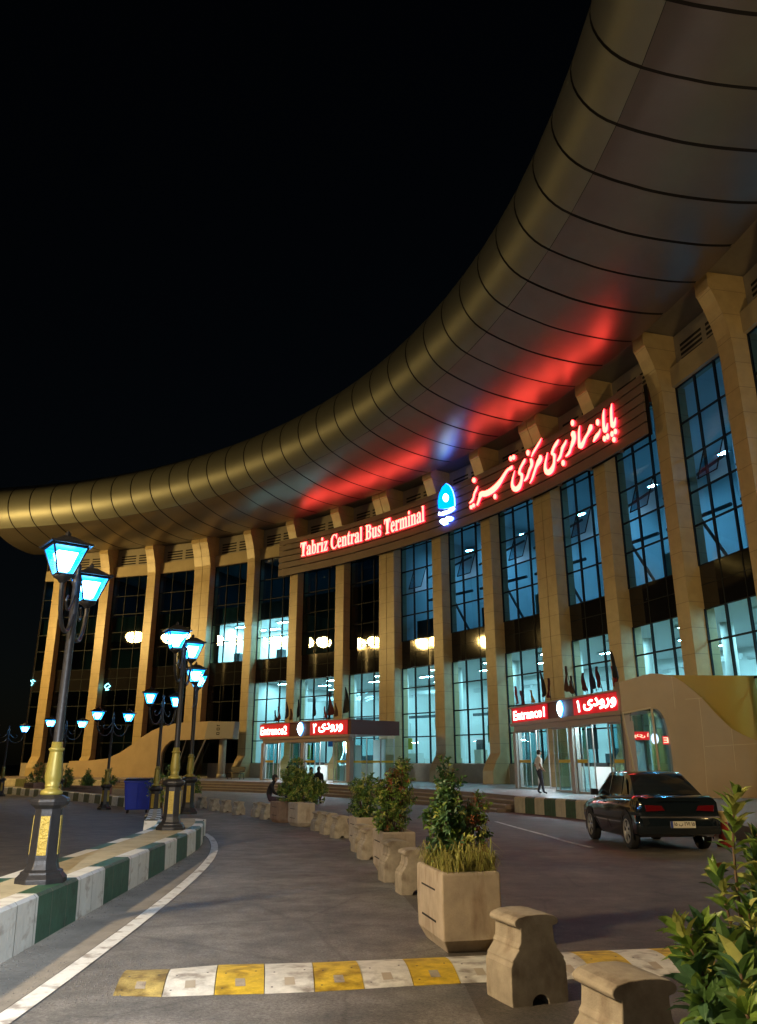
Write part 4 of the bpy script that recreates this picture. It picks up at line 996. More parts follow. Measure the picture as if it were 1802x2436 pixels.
def wing_right():
    t = thing('wing_wall', 'big tan stone wing wall right of Entrance 1 with curved top edge and slanted side glass', 'wing wall', Q0)
    vp = lambda x, y: VP(1440 + x / 4.563, 1550 + y / 4.563, Q0, Q1)
    e = (Q1 - Q0).normalized(); n_ = Vector((e.y, -e.x, 0)); n_ = n_ if n_.y < 0 else -n_
    f = lambda u, z, w_: Vector((Q0.x, Q0.y, 0)) + e * u + n_ * w_ + Vector((0, 0, z))
    top = [vp(*q) for q in ((178, 324), (330, 285), (490, 237), (600, 243), (740, 268), (850, 335), (960, 425), (1060, 515), (1200, 670), (1300, 770), (1380, 840), (1500, 905), (1650, 968))]
    u_end = top[-1][0] + 2.5; top.append((u_end, top[-1][1] - .5))
    op = [vp(*q) for q in ((185, 672), (480, 615), (560, 622), (610, 665), (645, 730), (670, 820), (700, 930), (715, 1030))]
    oe = op[-1][0]
    it = lambda tab, x: float(np.interp(x, [a for a, _ in tab], [z for _, z in tab]))
    us = sorted(set(list(np.linspace(top[0][0], u_end, 60)) + [a for a, _ in top] + [a for a, _ in op]))
    mb = MB()
    for a, b in zip(us, us[1:]):
        m_ = (a + b) / 2
        if op[0][0] <= m_ <= oe: za, zb_ = it(op, a), it(op, b)
        elif m_ < op[0][0]: za = zb_ = op[0][1] + .02
        else: za = zb_ = ZP - .5
        mb.hexa([f(a, za, 0), f(b, zb_, 0), f(b, zb_, -.5), f(a, za, -.5)], [f(a, it(top, a), 0), f(b, it(top, b), 0), f(b, it(top, b), -.5), f(a, it(top, a), -.5)])
    sw = mb.build('stone_wall', M['wing'], t)
    for ch in ():
        pass
    j = MB()
    for l in ([(722, 275), (760, 600), (1075, 1030)][:2], [(1018, 505), (1062, 900), (1110, 1530)], [(1372, 840), (1420, 1290)], [(745, 500), (760, 620)]):
        pts = [vp(*q) for q in l]
        for (a, za), (b, zb_) in zip(pts, pts[1:]): j.hexa([f(a - .012, za, .001), f(a + .012, za, .001), f(a + .012, za, .006), f(a - .012, za, .006)], [f(b - .012, zb_, .001), f(b + .012, zb_, .001), f(b + .012, zb_, .006), f(b - .012, zb_, .006)])
    for x0, y0, x1, y1 in ((870, 518, 1055, 503), (1085, 1030, 1650, 1000)):
        (a, za), (b, zb_) = vp(x0, y0), vp(x1, y1); j.hexa([f(a, za - .012, .001), f(a, za - .012, .006), f(b, zb_ - .012, .006), f(b, zb_ - .012, .001)], [f(a, za + .012, .001), f(a, za + .012, .006), f(b, zb_ + .012, .006), f(b, zb_ + .012, .001)])
    j.build('joint_strip', M['wingjoint'], sw)
    m_ = MB(); q = [a for a in us if op[0][0] <= a <= oe]
    for a, b in zip(q, q[1:]): m_.quad(f(a, ZP, -.2), f(b, ZP, -.2), f(b, it(op, b), -.2), f(a, it(op, a), -.2))
    m_.build('side_glass', M['glassmirror'], t, fix=False)
    dg_ = MB(); dp = MB()  # mirrored reflection of the entrance sign, built as glowing panels and letters
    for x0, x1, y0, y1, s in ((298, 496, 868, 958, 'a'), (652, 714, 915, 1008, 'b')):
        (a, za), (b, zb_) = vp(x0, y1), vp(x1, y0); P_ = MB(); bar(P_, f, a, b, za, zb_, -.19, -.17); P_.build('red_reflection', M['red_panel'], t)
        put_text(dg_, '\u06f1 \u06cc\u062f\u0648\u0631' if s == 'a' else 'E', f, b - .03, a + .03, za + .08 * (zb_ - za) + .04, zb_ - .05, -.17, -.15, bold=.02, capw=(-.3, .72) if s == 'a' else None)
    dg_.build('reflected_letters', [M['reflface'], M['reflface']], t)
    (a, za) = vp(560, 945); dd_ = MB(); dd_.add([f(a + .16 * math.cos(q), za + .22 * math.sin(q), -.16) for q in np.linspace(0, 5.9, 14)], [tuple(range(14))]); dd_.build('reflected_emblem', M['reflwhite'], t, fix=False)
    m_ = MB(); J = lambda x, y: f(*vp(x, y), .03)
    m_.tube([J(185, 672), J(310, 1290)], .045, 6); m_.tube([J(185, 672), J(490, 612)], .04, 6); m_.tube([J(500, 620), J(585, 1290)], .045, 6); m_.build('frame', M['wingjoint'], t)
    m_ = MB(); a0_, z0_ = vp(700, 255); a1_, z1_ = vp(1650, 262)
    m_.hexa([f(a0_, ZP, -2.4), f(a1_ + 4, ZP, -2.4), f(a1_ + 4, ZP, -1.1), f(a0_, ZP, -1.1)], [f(a0_, z0_ + .25, -2.4), f(a1_ + 4, z1_ + .3, -2.4), f(a1_ + 4, z1_ + .12, -1.1), f(a0_, z0_ + .12, -1.1)])
    m_.build('ochre_panel', M['ochre'], t)
wing_right()

# small lit sign behind the glass, reflections built as glowing tubes, kiosk and bench
def neon(pts_list, th_z_fn, rad, label, m):
    mb = MB()
    for pts in pts_list:
        q = [PO(*((lambda tz: (tz[0], rad, tz[1]))(th_z_fn(x, y)))) for x, y in pts]
        mb.tube(q, .05, 6)
    tag(mb.build('sign_or_reflection', M[m]), label, 'sign')
n1 = lambda x, y: CY(700 + x / 4.13, 1550 + y / 4.13, 64.6)
neon([[(610, 480), (640, 440), (665, 450)], [(625, 420), (645, 415)], [(610, 450), (630, 470), (665, 465)], [(700, 460), (730, 445), (780, 440)], [(710, 485), (740, 470), (775, 462)], [(705, 405), (725, 400)], [(640, 480), (655, 455)]], n1, 64.6, 'white lit calligraphy sign glowing behind the glass right of the Entrance 2 flags', 'neonw')
n2 = lambda x, y: CY(x / 4.13, 1500 + y / 4.13, 63.95)
neon([[(1035, 540), (1065, 520), (1085, 545), (1045, 575), (1030, 550)], [(1040, 585), (1070, 580)]], n2, 63.95, 'small round cyan lit sign on the dark glass between the two leftmost bright columns', 'neon')  # reflection of a sign, built as glowing tubes
neon([[(305, 490), (325, 520), (310, 540)], [(325, 485), (345, 500)]], n2, 63.95, 'tiny cyan lit sign on the dark glass at the left end of the building', 'neon')  # reflection of a sign, built as glowing tubes
def kiosk():
    o = f2(gx(870) * L2, ZP, -1.2); t = thing('ticket_kiosk', 'white ticket kiosk with a slanted dark screen inside Entrance 2', 'kiosk', o)
    rz = math.atan2((B2 - A2).y, (B2 - A2).x); t.rotation_euler = (0, 0, rz)
    s = [(0.0, 0), (.0, 1.0), (-.12, 1.1), (.28, 2.05), (.25, 3.05), (.6, 3.05), (.6, 0)]
    MB().prism([(y, z) for y, z in s], -.5, .5, 0, lambda u, v, w_: (w_, u, v)).build('shell', M['kiosk'], t, world=False, bevel=.02)
    a, b = Vector((0, -.12, 1.1)), Vector((0, .28, 2.05)); n_ = Vector((0, -.92, .39)); 
    MB().quad(*[a.lerp(b, k) + Vector((x, 0, 0)) + n_ * .012 for x, k in ((-.36, .12), (.36, .12), (.36, .9), (-.36, .9))]).build('screen', M['screen'], t, world=False, fix=False)
    MB().box((0, .235, 2.5), (.3, .02, .5)).build('yellow_notice', M['yellow'], t, world=False)
kiosk()
def bench():
    o = PO(53.7, 58.5, ZP); t = thing('bench', 'dark metal bench left of the Entrance 2 doors', 'bench', o, R(53.7 - 90))
    MB().box((0, 0, .44), (1.6, .45, .05)).build('seat', M['benchm'], t, world=False); MB().box((0, .23, .75), (1.6, .05, .42), tilt=Matrix.Rotation(R(-10), 3, 'X')).build('backrest', M['benchm'], t, world=False)
    for x in (-.7, .7): MB().tube([(x, -.2, 0), (x, -.18, .42), (x, .2, .42), (x, .24, 0)], .03, 6).tube([(x, -.2, .42), (x, -.2, .65), (x, .2, .68)], .025, 6).build('leg', M['benchm'], t, world=False)
bench()

# ------------------------------------------------------------------ speed bump
bump_far = [(456, 690), (612, 686), (780, 671), (945, 667), (1115, 663), (1270, 656), (1435, 650), (1590, 643)]
bump_near = [(402, 782), (578, 786), (765, 779), (945, 775), (1125, 768), (1305, 757), (1480, 746), (1648, 737)]
BF = px5(bump_far); BN = px5(bump_near)
df = (BF[-1] - BF[0]) / 7; dn = (BN[-1] - BN[0]) / 7
bmp = thing('speed_bump', 'yellow and white rubber speed bump laid across the lane and the road', 'speed bump', (BF[0] + BN[-1]) / 2)
for k in range(13):
    a, b = (BF[k], BF[k + 1]) if k < 7 else (BF[7] + df * (k - 7), BF[7] + df * (k - 6))
    c, d = (BN[k], BN[k + 1]) if k < 7 else (BN[7] + dn * (k - 7), BN[7] + dn * (k - 6))
    mb = MB(); n = 9; g = .003
    e = (b - a).normalized() * g
    def pt(p, q, t): v = p.lerp(q, t); v.z = zg(v.y) + .004 + .038 * math.sin(math.pi * t) ** .8; return v
    vs = []
    for i in range(n + 1): vs += [pt(a + e, c + e, i / n), pt(b - e, d - e, i / n)]
    mb.add(vs, [(2 * i, 2 * i + 1, 2 * i + 3, 2 * i + 2) for i in range(n)])
    for i in (0, 1):
        ed = [vs[2 * j + i] for j in range(n + 1)]; fl = [Vector((v.x, v.y, zg(v.y))) for v in ed]
        mb.add(ed + fl, [(j, j + 1, n + 2 + j, n + 1 + j) for j in range(n)])
    y = k % 2 == 0
    sgm = mb.build('yellow_segment' if y else 'white_segment', M['bumpold'] if k == 0 else (M['bumpy'] if y else M['bumpw']), bmp, smooth=False, fix=False)
    def pl(u, t): v = pt(a.lerp(b, u), c.lerp(d, u), t); v.z += .003; return v
    rb = MB().quad(pl(.40, .70), pl(.60, .70), pl(.62, .87), pl(.41, .87)); rb.build('reflector', M['concrete'] if y else M['plinth'], sgm, fix=False)
    hb = MB()
    for u, t in ((.2, .55), (.82, .5), (.15, .9)):
        cc = pl(u, t); hb.add([cc + Vector((.008 * math.cos(q), .012 * math.sin(q), 0)) for q in np.linspace(0, 5.24, 6)], [tuple(range(6))])
    hb.build('bolt_hole', M['ink'], sgm, fix=False)

rg = random.Random(8); gt = MB()
for k in range(420):
    c = BF[0].lerp(BN[0], rg.uniform(-.5, 1.3)); u = abs(rg.gauss(0, .45)); c = c + Vector((-u + .1, rg.gauss(0, .06) - u * .1, 0)); z = zg(c.y) + .004; r0 = rg.uniform(.002, .007)
    gt.add([(c.x - r0, c.y, z), (c.x + r0 * .4, c.y - r0, z), (c.x + r0, c.y + r0 * .7, z), (c.x, c.y, z + r0 * 1.1)], [(0, 1, 3), (1, 2, 3), (2, 0, 3)])
for k in range(500):
    j = rg.randrange(len(kb) - 4); c = kb[j + 2].lerp(kb[j + 3], rg.random()) + Vector((abs(rg.gauss(0, .10)) + .02, 0, 0)); z = zg(c.y) + .004; r0 = rg.uniform(.003, .009)
    gt.add([(c.x - r0, c.y, z), (c.x + r0 * .4, c.y - r0, z), (c.x + r0, c.y + r0 * .7, z), (c.x, c.y, z + r0 * .9)], [(0, 1, 3), (1, 2, 3), (2, 0, 3)])
g_ = tag(gt.build('grit', mat('dark grit', (.13, .12, .11), .9), fix=False), 'loose grit and crumbs along the kerb foot and bump end', 'grit'); g_['kind'] = 'stuff'

# ------------------------------------------------------------------ concrete bollards and planters along the barrier
def half_profile():
    r = [(.055 * math.cos(a), .062 * math.sin(a)) for a in np.linspace(0, math.pi / 2, 6)]
    right = r + []
    pr = [(.185, 0), (.188, .06), (.185, .235), (.172, .262), (.176, .272), (.150, .305), (.128, .335), (.132, .347), (.116, .372), (.110, .44), (.110, .468), (.140, .474), (.150, .492), (.146, .512), (.120, .530), (.07, .541), (0, .545)]
    return r, pr
def make_bollard():
    t = thing('concrete_bollard', 'x', 'bollard')
    r, pr = half_profile()
    poly = [(.055, 0)] + pr[:-1] + [(0, .545)] + [(-x, z) for x, z in pr[:-1][::-1]] + [(-x, z) for x, z in r[:-1]] + [(0, .062)] + r[::-1][1:-1]
    mb = MB(); vs0 = [(x, -.15, z) for x, z in poly]; vs1 = [(x, .15, z) for x, z in poly]; n = len(poly)
    mb.add(vs0 + vs1, [tuple(range(n)), tuple(range(n, 2 * n))[::-1]] + [(i, i + n, (i + 1) % n + n, (i + 1) % n) for i in range(n)])
    return mb
def heading(p, q): return math.atan2(q.y - p.y, q.x - p.x) - math.pi / 2
bmesh0 = make_bollard()
o0 = [o for o in COL.objects if o.name.startswith('concrete_bollard')][-1]; bpy.data.objects.remove(o0)
BG = 'cast concrete bollards along the lane'
BOL = [((1222.6, 2397), .37, 'front concrete bollard with a dark arched hole, right of the large planter with grass'),
       ((1330, 2560), .30, 'cropped concrete bollard at the bottom edge, nearest the leafy bush'),
       ((957, 2130), .22, 'concrete bollard with rounded cap, touching the back of the large planter with grass'),
       ((916, 2100), .26, 'concrete bollard in front of the orange lit planter with the rust tipped shrub'),
       ((862, 2046), .30, 'concrete bollard directly behind the orange lit planter with the rust tipped shrub'),
       ((846, 2028), .30, 'concrete bollard beside the plain planter in the middle of the row'),
       ((797, 1995), .42, 'nearest of three small bollards left of the plain middle planter'),
       ((772, 1986), .44, 'middle of three small bollards left of the plain middle planter'),
       ((750, 1977), .46, 'small bollard touching the planter of the big round bush'),
       ((628, 1950), .62, 'bollard the man in black sits on'),
       ((608, 1944), .64, 'bollard just left of the seat of the man in black'),
       ((562, 1939), .66, 'lone wide bollard left of the man in black'),
       ((532, 1933), .72, 'right one of the touching bollard pair at the far end of the lane'),
       ((505, 1929), .74, 'left one of the touching bollard pair at the far end of the lane'),
       ((476, 1924), .80, 'farthest bollard, beside the planter at the end of the lane')]
first = None; BPOS = []
for (px, py), rz, lb in BOL:
    p = G(px, py)
    if py > 2436: p = G(1455, 2330, .50) + Matrix.Rotation(rz, 3, 'Z') @ Vector((.15, .15, 0))
    c = p + Matrix.Rotation(rz, 3, 'Z') @ Vector((.185, .15, 0)) if py < 2436 else p
    c.z = zg(c.y); BPOS.append(c)
    if first is None:
        o = bmesh0.build('concrete_bollard', M['concrete'], bevel=.007); first = o
    else:
        o = first.copy(); COL.objects.link(o)
    o.location = c; o.rotation_euler = (0, 0, rz); o.scale = (1.05, 1.05, .90 + .03 * math.sin(py)); tag(o, lb, 'bollard', BG)

def make_planter(m):
    t = thing('stone_planter', 'x', 'planter')
    def ring(hx, hy, z): return [(-hx, -hy, z), (hx, -hy, z), (hx, hy, z), (-hx, hy, z)]
    rs = [ring(.185, .30, 0), ring(.20, .325, .03), ring(.238, .37, .10), ring(.245, .375, .30), ring(.245, .375, .56), ring(.238, .368, .585), ring(.195, .325, .585), ring(.19, .32, .50)]
    mb = MB(); vs = [v for r in rs for v in r]; fs = [(4 * i + k, 4 * i + (k + 1) % 4, 4 * i + 4 + (k + 1) % 4, 4 * i + 4 + k) for i in range(len(rs) - 1) for k in range(4)] + [(3, 2, 1, 0)]
    mb.add(vs, fs)
    b = mb.build('box', m, t, world=False, bevel=.012)
    gm = MB()
    for z in (.20, .43):
        for s in (-1, 1):
            gm.hexa([(s * .2462, -.18, z), (s * .2462, .22, z), (s * .240, .22, z), (s * .240, -.18, z)], [(s * .2462, -.18, z + .014), (s * .2462, .22, z + .014), (s * .240, .22, z + .014), (s * .240, -.18, z + .014)])
    gm.build('groove', M['black'], b, world=False)
    MB().quad((-.19, -.32, .53), (.19, -.32, .53), (.19, .32, .53), (-.19, .32, .53)).build('soil', M['soil'], t, world=False, fix=False)
    return t
PG = 'concrete planters along the lane'
PL = [((1063, 2268), .22, 1.0, 'planter', 'large stained planter with dry grass, nearest the speed bump'),
      ((916, 2083), .20, .98, 'planter', 'orange lit planter holding the shrub with rust coloured tips'),
      ((852, 2017), .26, .96, 'planter', 'plain planter in the middle of the row, behind the orange lit one'),
      ((709, 1967), .45, 1.08, 'planter', 'planter under the big round bush, right half'),
      ((664, 1958), .47, 1.05, 'planterred', 'reddish planter under the big round bush, left half'),
      ((455, 1922), .75, 1.05, 'planter', 'farthest planter at the end of the lane, behind the third lamp post')]
pp = {}; PPOS = []
for (px, py), rz, s, m, lb in PL:
    p = G(px, py); c = p + Matrix.Rotation(rz, 3, 'Z') @ Vector((.2 * s, .31 * s, 0)); c.z = zg(c.y); PPOS.append((c, rz, s))
    if m not in pp: o = pp[m] = make_planter(M[m]); o.location = c; o.rotation_euler = (0, 0, rz); o.scale = (s,) * 3; tag(o, lb, 'planter', PG)
    else: dup(pp[m], c, rz, lb, PG, s)
c = Vector((1.62, 2.55, zg(2.5))); PPOS.append((c, .4, 1.0)); dup(pp['planter'], c, .4, 'planter under the leafy bush in the right foreground', PG, 1.0)
dup(pp['planterred'], G(85, 1892), .9, 'brown planter with dark shrub behind the nearest lamp pedestal', PG, (2.2, 1.6, 1.3))
dup(pp['planterred'], G(205, 1893), 1.2, 'long low brown planter with dark shrubs left of the blue bin', PG, (2.0, 4.2, 1.0))

# ------------------------------------------------------------------ foliage
def leaf(mb, p, d, up, l, w_, mi, fold=.25):
    d = d.normalized(); s = d.cross(up)
    if s.length < 1e-3: s = d.cross(Vector((1, 0, 0)))
    s.normalize(); n_ = s.cross(d)
    c1 = p + d * (l * .35) + n_ * (l * .03); c2 = p + d * (l * .72) - n_ * (l * .02); tip = p + d * l - n_ * (l * .16)
    a1 = c1 + s * w_ * .5 + n_ * w_ * fold; b1 = c1 - s * w_ * .5 + n_ * w_ * fold; a2 = c2 + s * w_ * .36 + n_ * w_ * fold * .7; b2 = c2 - s * w_ * .36 + n_ * w_ * fold * .7
    mb.add([p, a1, a2, tip, b2, b1, c1, c2], [(0, 6, 1), (6, 7, 2, 1), (7, 3, 2), (0, 5, 6), (6, 5, 4, 7), (7, 4, 3)], mi)
LM = [M['leaf1'], M['leaf2'], M['leaf3'], M['leaf4'], M['leafb']]
def shrub(name, label, base, blobs, nleaf, size, mix, seed, stems=5, group=None, cat='shrub', clump=9):
    """blobs: (dx,dy,z,rx,ry,rz) relative to base; leaves grow in clumps on twigs inside the blobs"""
    r = random.Random(seed); t = thing(name, label, cat, base, 0, group); fm = MB(); sm = MB()
    vol = [b[3] * b[4] * b[5] for b in blobs]; tot = sum(vol)
    for b, v in zip(blobs, vol):
        k = max(4, int(nleaf * v / tot / clump)); c = Vector(b[:3])
        for s_ in range(max(2, int(stems * v / tot) + 1)):
            e_ = c + Vector((r.uniform(-.6, .6) * b[3], r.uniform(-.6, .6) * b[4], r.uniform(.3, .95) * b[5]))
            s0 = Vector((c.x * .6 + r.uniform(-.05, .05), c.y * .6 + r.uniform(-.08, .08), min(0, c.z - b[5])))
            mid = s0.lerp(e_, .5) + Vector((r.uniform(-.04, .04), r.uniform(-.04, .04), 0)) * (b[5] * 2)
            sm.tube([s0, mid, e_], [.011 * size / .06, .008 * size / .06, .004 * size / .06], 5)
        for _ in range(k):
            u = Vector((r.gauss(0, 1), r.gauss(0, 1), r.gauss(0, 1))).normalized(); q = r.uniform(.25, 1.0) ** .45 * r.uniform(.86, 1.1)
            p = c + Vector((u.x * b[3], u.y * b[4], u.z * b[5])) * q
            tw = (u + Vector((r.uniform(-.5, .5), r.uniform(-.5, .5), r.uniform(.1, .9)))).normalized(); tl = size * r.uniform(1.2, 2.2)
            sm.tube([p - tw * tl * .6, p + tw * tl * .5], [.0035 * size / .06, .002 * size / .06], 3, cap=False)
            mi = r.choices(range(5), mix)[0]
            for j in range(clump):
                a = j * 2.4 + r.uniform(-.4, .4); g_ = tw.cross(Vector((0, 0, 1))); g_ = g_.normalized() if g_.length > .01 else Vector((1, 0, 0)); h_ = tw.cross(g_)
                out = g_ * math.cos(a) + h_ * math.sin(a)
                d_ = (out * r.uniform(.7, 1.1) + tw * r.uniform(.15, 1.0)); l = size * r.uniform(.7, 1.35)
                leaf(fm, p + tw * (tl * (j / clump - .5)), d_, tw, l, l * r.uniform(.38, .52), mi if r.random() < .8 else r.choices(range(5), mix)[0], r.uniform(.1, .35))
    sm.build('stem', M['stem'], t, world=False, fix=False)
    fo_ = fm.build('foliage', LM, t, world=False, fix=False)
    return t
def at_planter(i, dz=.53): c, rz, s = PPOS[i]; return Vector((c.x, c.y, c.z + dz * s))
SGp = 'evergreen shrubs in the planters'
shrub('shrub', 'dark green cone shaped shrub rising from the large planter with dry grass', at_planter(0), [(-.06, .12, .18, .17, .18, .20), (-.05, .12, .42, .20, .20, .22), (-.05, .12, .66, .12, .12, .18), (-.06, .12, .86, .055, .055, .10)], 2300, .052, (2, 6, .4, 0, 5), 11, group=SGp)
shrub('shrub', 'small brownish shrub at the right of the cone shaped one in the same planter', at_planter(0), [(.16, .10, .28, .13, .14, .24), (.2, .1, .50, .09, .1, .14)], 900, .045, (2, 3, 2, 3, 0), 12, group=SGp)
shrub('shrub', 'full green shrub with rust coloured tips in the orange lit planter', at_planter(1), [(-.05, 0, .22, .26, .30, .24), (.02, 0, .50, .28, .28, .24), (.16, .05, .82, .14, .16, .26), (-.14, 0, .62, .13, .15, .18)], 2600, .062, (5, 4, 3, .5, 0), 13, group=SGp)
shrub('shrub', 'rust tipped young growth on top of the full green shrub', at_planter(1), [(-.03, -.05, .78, .09, .09, .11)], 130, .06, (1, 0, 2, 6, 0), 14, group=SGp)
shrub('shrub', 'bushy green shrub in the plain middle planter', at_planter(2), [(-.02, 0, .26, .30, .32, .28), (-.02, 0, .62, .26, .28, .24)], 1800, .065, (4, 5, 1.5, 0, 0), 15, group=SGp)
c_ = (at_planter(3) + at_planter(4)) / 2 + Vector((.22, 0, 0))
shrub('shrub', 'big round green bush over the two joined planters beside the seated man', c_, [(.10, 0, .36, .80, .55, .42), (-.10, .1, .76, .52, .45, .32), (-.14, .1, 1.10, .24, .24, .22)], 5200, .08, (5, 3, 2.5, 0, 0), 16, group=SGp)
shrub('shrub', 'low dark shrub in the farthest planter, behind the third lamp post', at_planter(5), [(0, 0, .30, .42, .42, .34), (.1, 0, .62, .26, .28, .22)], 900, .085, (2, 6, .5, 0, 0), 17, group=SGp)
for k, (px, py, hh, ww) in enumerate(((88, 1866, 1.15, .62), (182, 1862, .95, .42), (205, 1862, .70, .40), (230, 1862, .80, .42))):
    b_ = LV(px, py, zg(40) + .72)
    lb = ['dark conical shrub in the brown planter behind the nearest lamp pedestal', 'leftmost and tallest of three dark shrubs left of the blue bin', 'middle and lowest of three dark shrubs left of the blue bin', 'rightmost rounded one of three dark shrubs left of the blue bin'][k]
    P_ = G(85, 1892) if k == 0 else G(205, 1893)
    base = Vector((P_.x + (0 if k == 0 else (k - 2) * 1.15), P_.y + (0 if k == 0 else (k - 2) * .5), P_.z + .55))
    shrub('shrub', lb, base, [(0, 0, hh * .4, ww, ww, hh * .45), (0, .0, hh * .95, ww * .55, ww * .55, hh * .4)], 700, .12, (1, 7, 0, 0, 1), 30 + k, group='dark shrubs at the far kerb')
shrub('shrub', 'yellowish shrub just right of the blue bin, beside a lamp post', G(352, 1940) + Vector((.1, 1.2, .2)), [(0, 0, .7, .55, .5, .6), (.1, 0, 1.3, .3, .3, .35)], 700, .10, (3, 3, 3, 0, 0), 40, group='dark shrubs at the far kerb')
# dry grass hanging over the rim of the large planter
gr = MB(); r_ = random.Random(5); c_, rz_, s_ = PPOS[0]
for k in range(1300):
    p = c_ + Matrix.Rotation(rz_, 3, 'Z') @ Vector((r_.uniform(-.20, .24), r_.uniform(-.36, .35), .53 + r_.uniform(0, .05))); a = r_.uniform(0, 6.28); l = r_.choice([1, 1, 1, 1.5]) * r_.uniform(.07, .20)
    o_ = Vector((math.cos(a), math.sin(a), 0)) * l * r_.uniform(.2, 1.1); sd = Vector((-math.sin(a), math.cos(a), 0)) * .0035
    m1 = p + o_ * .5 + Vector((0, 0, l * .8)); e1 = p + o_ * 1.15 + Vector((0, 0, l * r_.uniform(-.1, 1.0)))
    gr.add([p - sd, p + sd, m1 + sd, m1 - sd, e1], [(0, 1, 2, 3), (3, 2, 4)], 0 if r_.random() < .7 else 1)
g_ = gr.build('grass', [M['grass'], M['leaf3']], fix=False); tag(g_, 'dry yellow grass spilling over the rim of the large planter', 'grass'); g_['kind'] = 'stuff'

# leafy bush in the right foreground: long leaves in whorls along upright stems
def big_bush():
    r = random.Random(21); t = thing('leafy_bush', 'leafy variegated bush in the right foreground, cropped by the frame', 'bush', (1.62, 2.55, zg(2.5) + .5))
    fm = MB(); sm = MB(); O = t.location
    def pxp(x, y, d):   # a point at forward distance d seen in that direction
        q = ray(x, y); q = q * (d / q[1]); return Vector((q[0], q[1], q[2] + EYE)) - O
    stems = [([(1800, 2440), (1765, 2200), (1745, 2000), (1752, 1885)], 2.55, 1.0, (3, 1, 5, 0, 0)), ([(1830, 2440), (1800, 2230), (1790, 2090), (1800, 1985)], 2.75, .9, (2, 3, 2, 0, 1)),
             ([(1730, 2440), (1690, 2360), (1650, 2270), (1612, 2205)], 2.35, 1.0, (7, 1, 3, 0, 0)), ([(1740, 2440), (1710, 2370), (1690, 2280), (1672, 2200)], 2.42, 1.05, (7, 2, 2, 0, 1)),
             ([(1700, 2480), (1675, 2420), (1660, 2360), (1640, 2300)], 2.3, 1.0, (3, 6, 0, 0, 2)), ([(1790, 2470), (1760, 2400), (1735, 2310), (1725, 2230)], 2.3, 1.0, (2, 6, 1, 0, 2)),
             ([(1820, 2480), (1790, 2420), (1765, 2330), (1760, 2260)], 2.2, 1.0, (3, 5, 1, 0, 2)), ([(1850, 2450), (1815, 2380), (1795, 2260), (1780, 2150)], 2.35, 1.0, (3, 3, 3, 0, 1)),
             ([(1760, 2500), (1722, 2440), (1700, 2400), (1670, 2380)], 2.2, .9, (2, 7, 0, 0, 3)), ([(1830, 2500), (1795, 2450), (1780, 2420), (1765, 2390)], 2.1, 1.0, (4, 4, 2, 0, 1)),
             ([(1780, 2420), (1760, 2300), (1725, 2140), (1700, 2060)], 2.6, .85, (2, 2, 4, .6, 0)), ([(1860, 2350), (1830, 2200), (1815, 2100), (1806, 2040)], 2.6, 1.0, (2, 5, 1, 0, 2))]
    for pts, d, sc, mix in stems:
        q = [Vector(p) for p in catmull([tuple(pxp(x, y, d + .06 * r.uniform(-1, 1))) for x, y in pts], 10)]
        sm.tube(q, [.008 * (1 - .75 * i / len(q)) for i in range(len(q))], 6)
        N = 17
        for k in range(N):
            i = min(len(q) - 2, int((k / N) ** .8 * (len(q) - 1))); p = q[i]; ax = (q[i + 1] - q[max(i - 1, 0)]).normalized()
            g_ = ax.cross(Vector((0, 1, 0))).normalized(); h_ = ax.cross(g_)
            for j in range(3 if k < N - 3 else 4):
                a = k * 1.1 + j * 2.09 + r.uniform(-.3, .3); out = g_ * math.cos(a) + h_ * math.sin(a)
                tipk = k / N; l = sc * r.uniform(.060, .095) * (1 if tipk < .85 else .75)
                leaf(fm, p, out * (1.0 - .45 * tipk) + ax * (.35 + .9 * tipk ** 2) + Vector((0, 0, r.uniform(-.35, .1))), ax, l, l * r.uniform(.34, .46), r.choices(range(5), mix)[0], r.uniform(.12, .3))
    sm.build('stem', M['stem'], t, world=False, fix=False); fm.build('foliage', LM, t, world=False, fix=False)
big_bush()

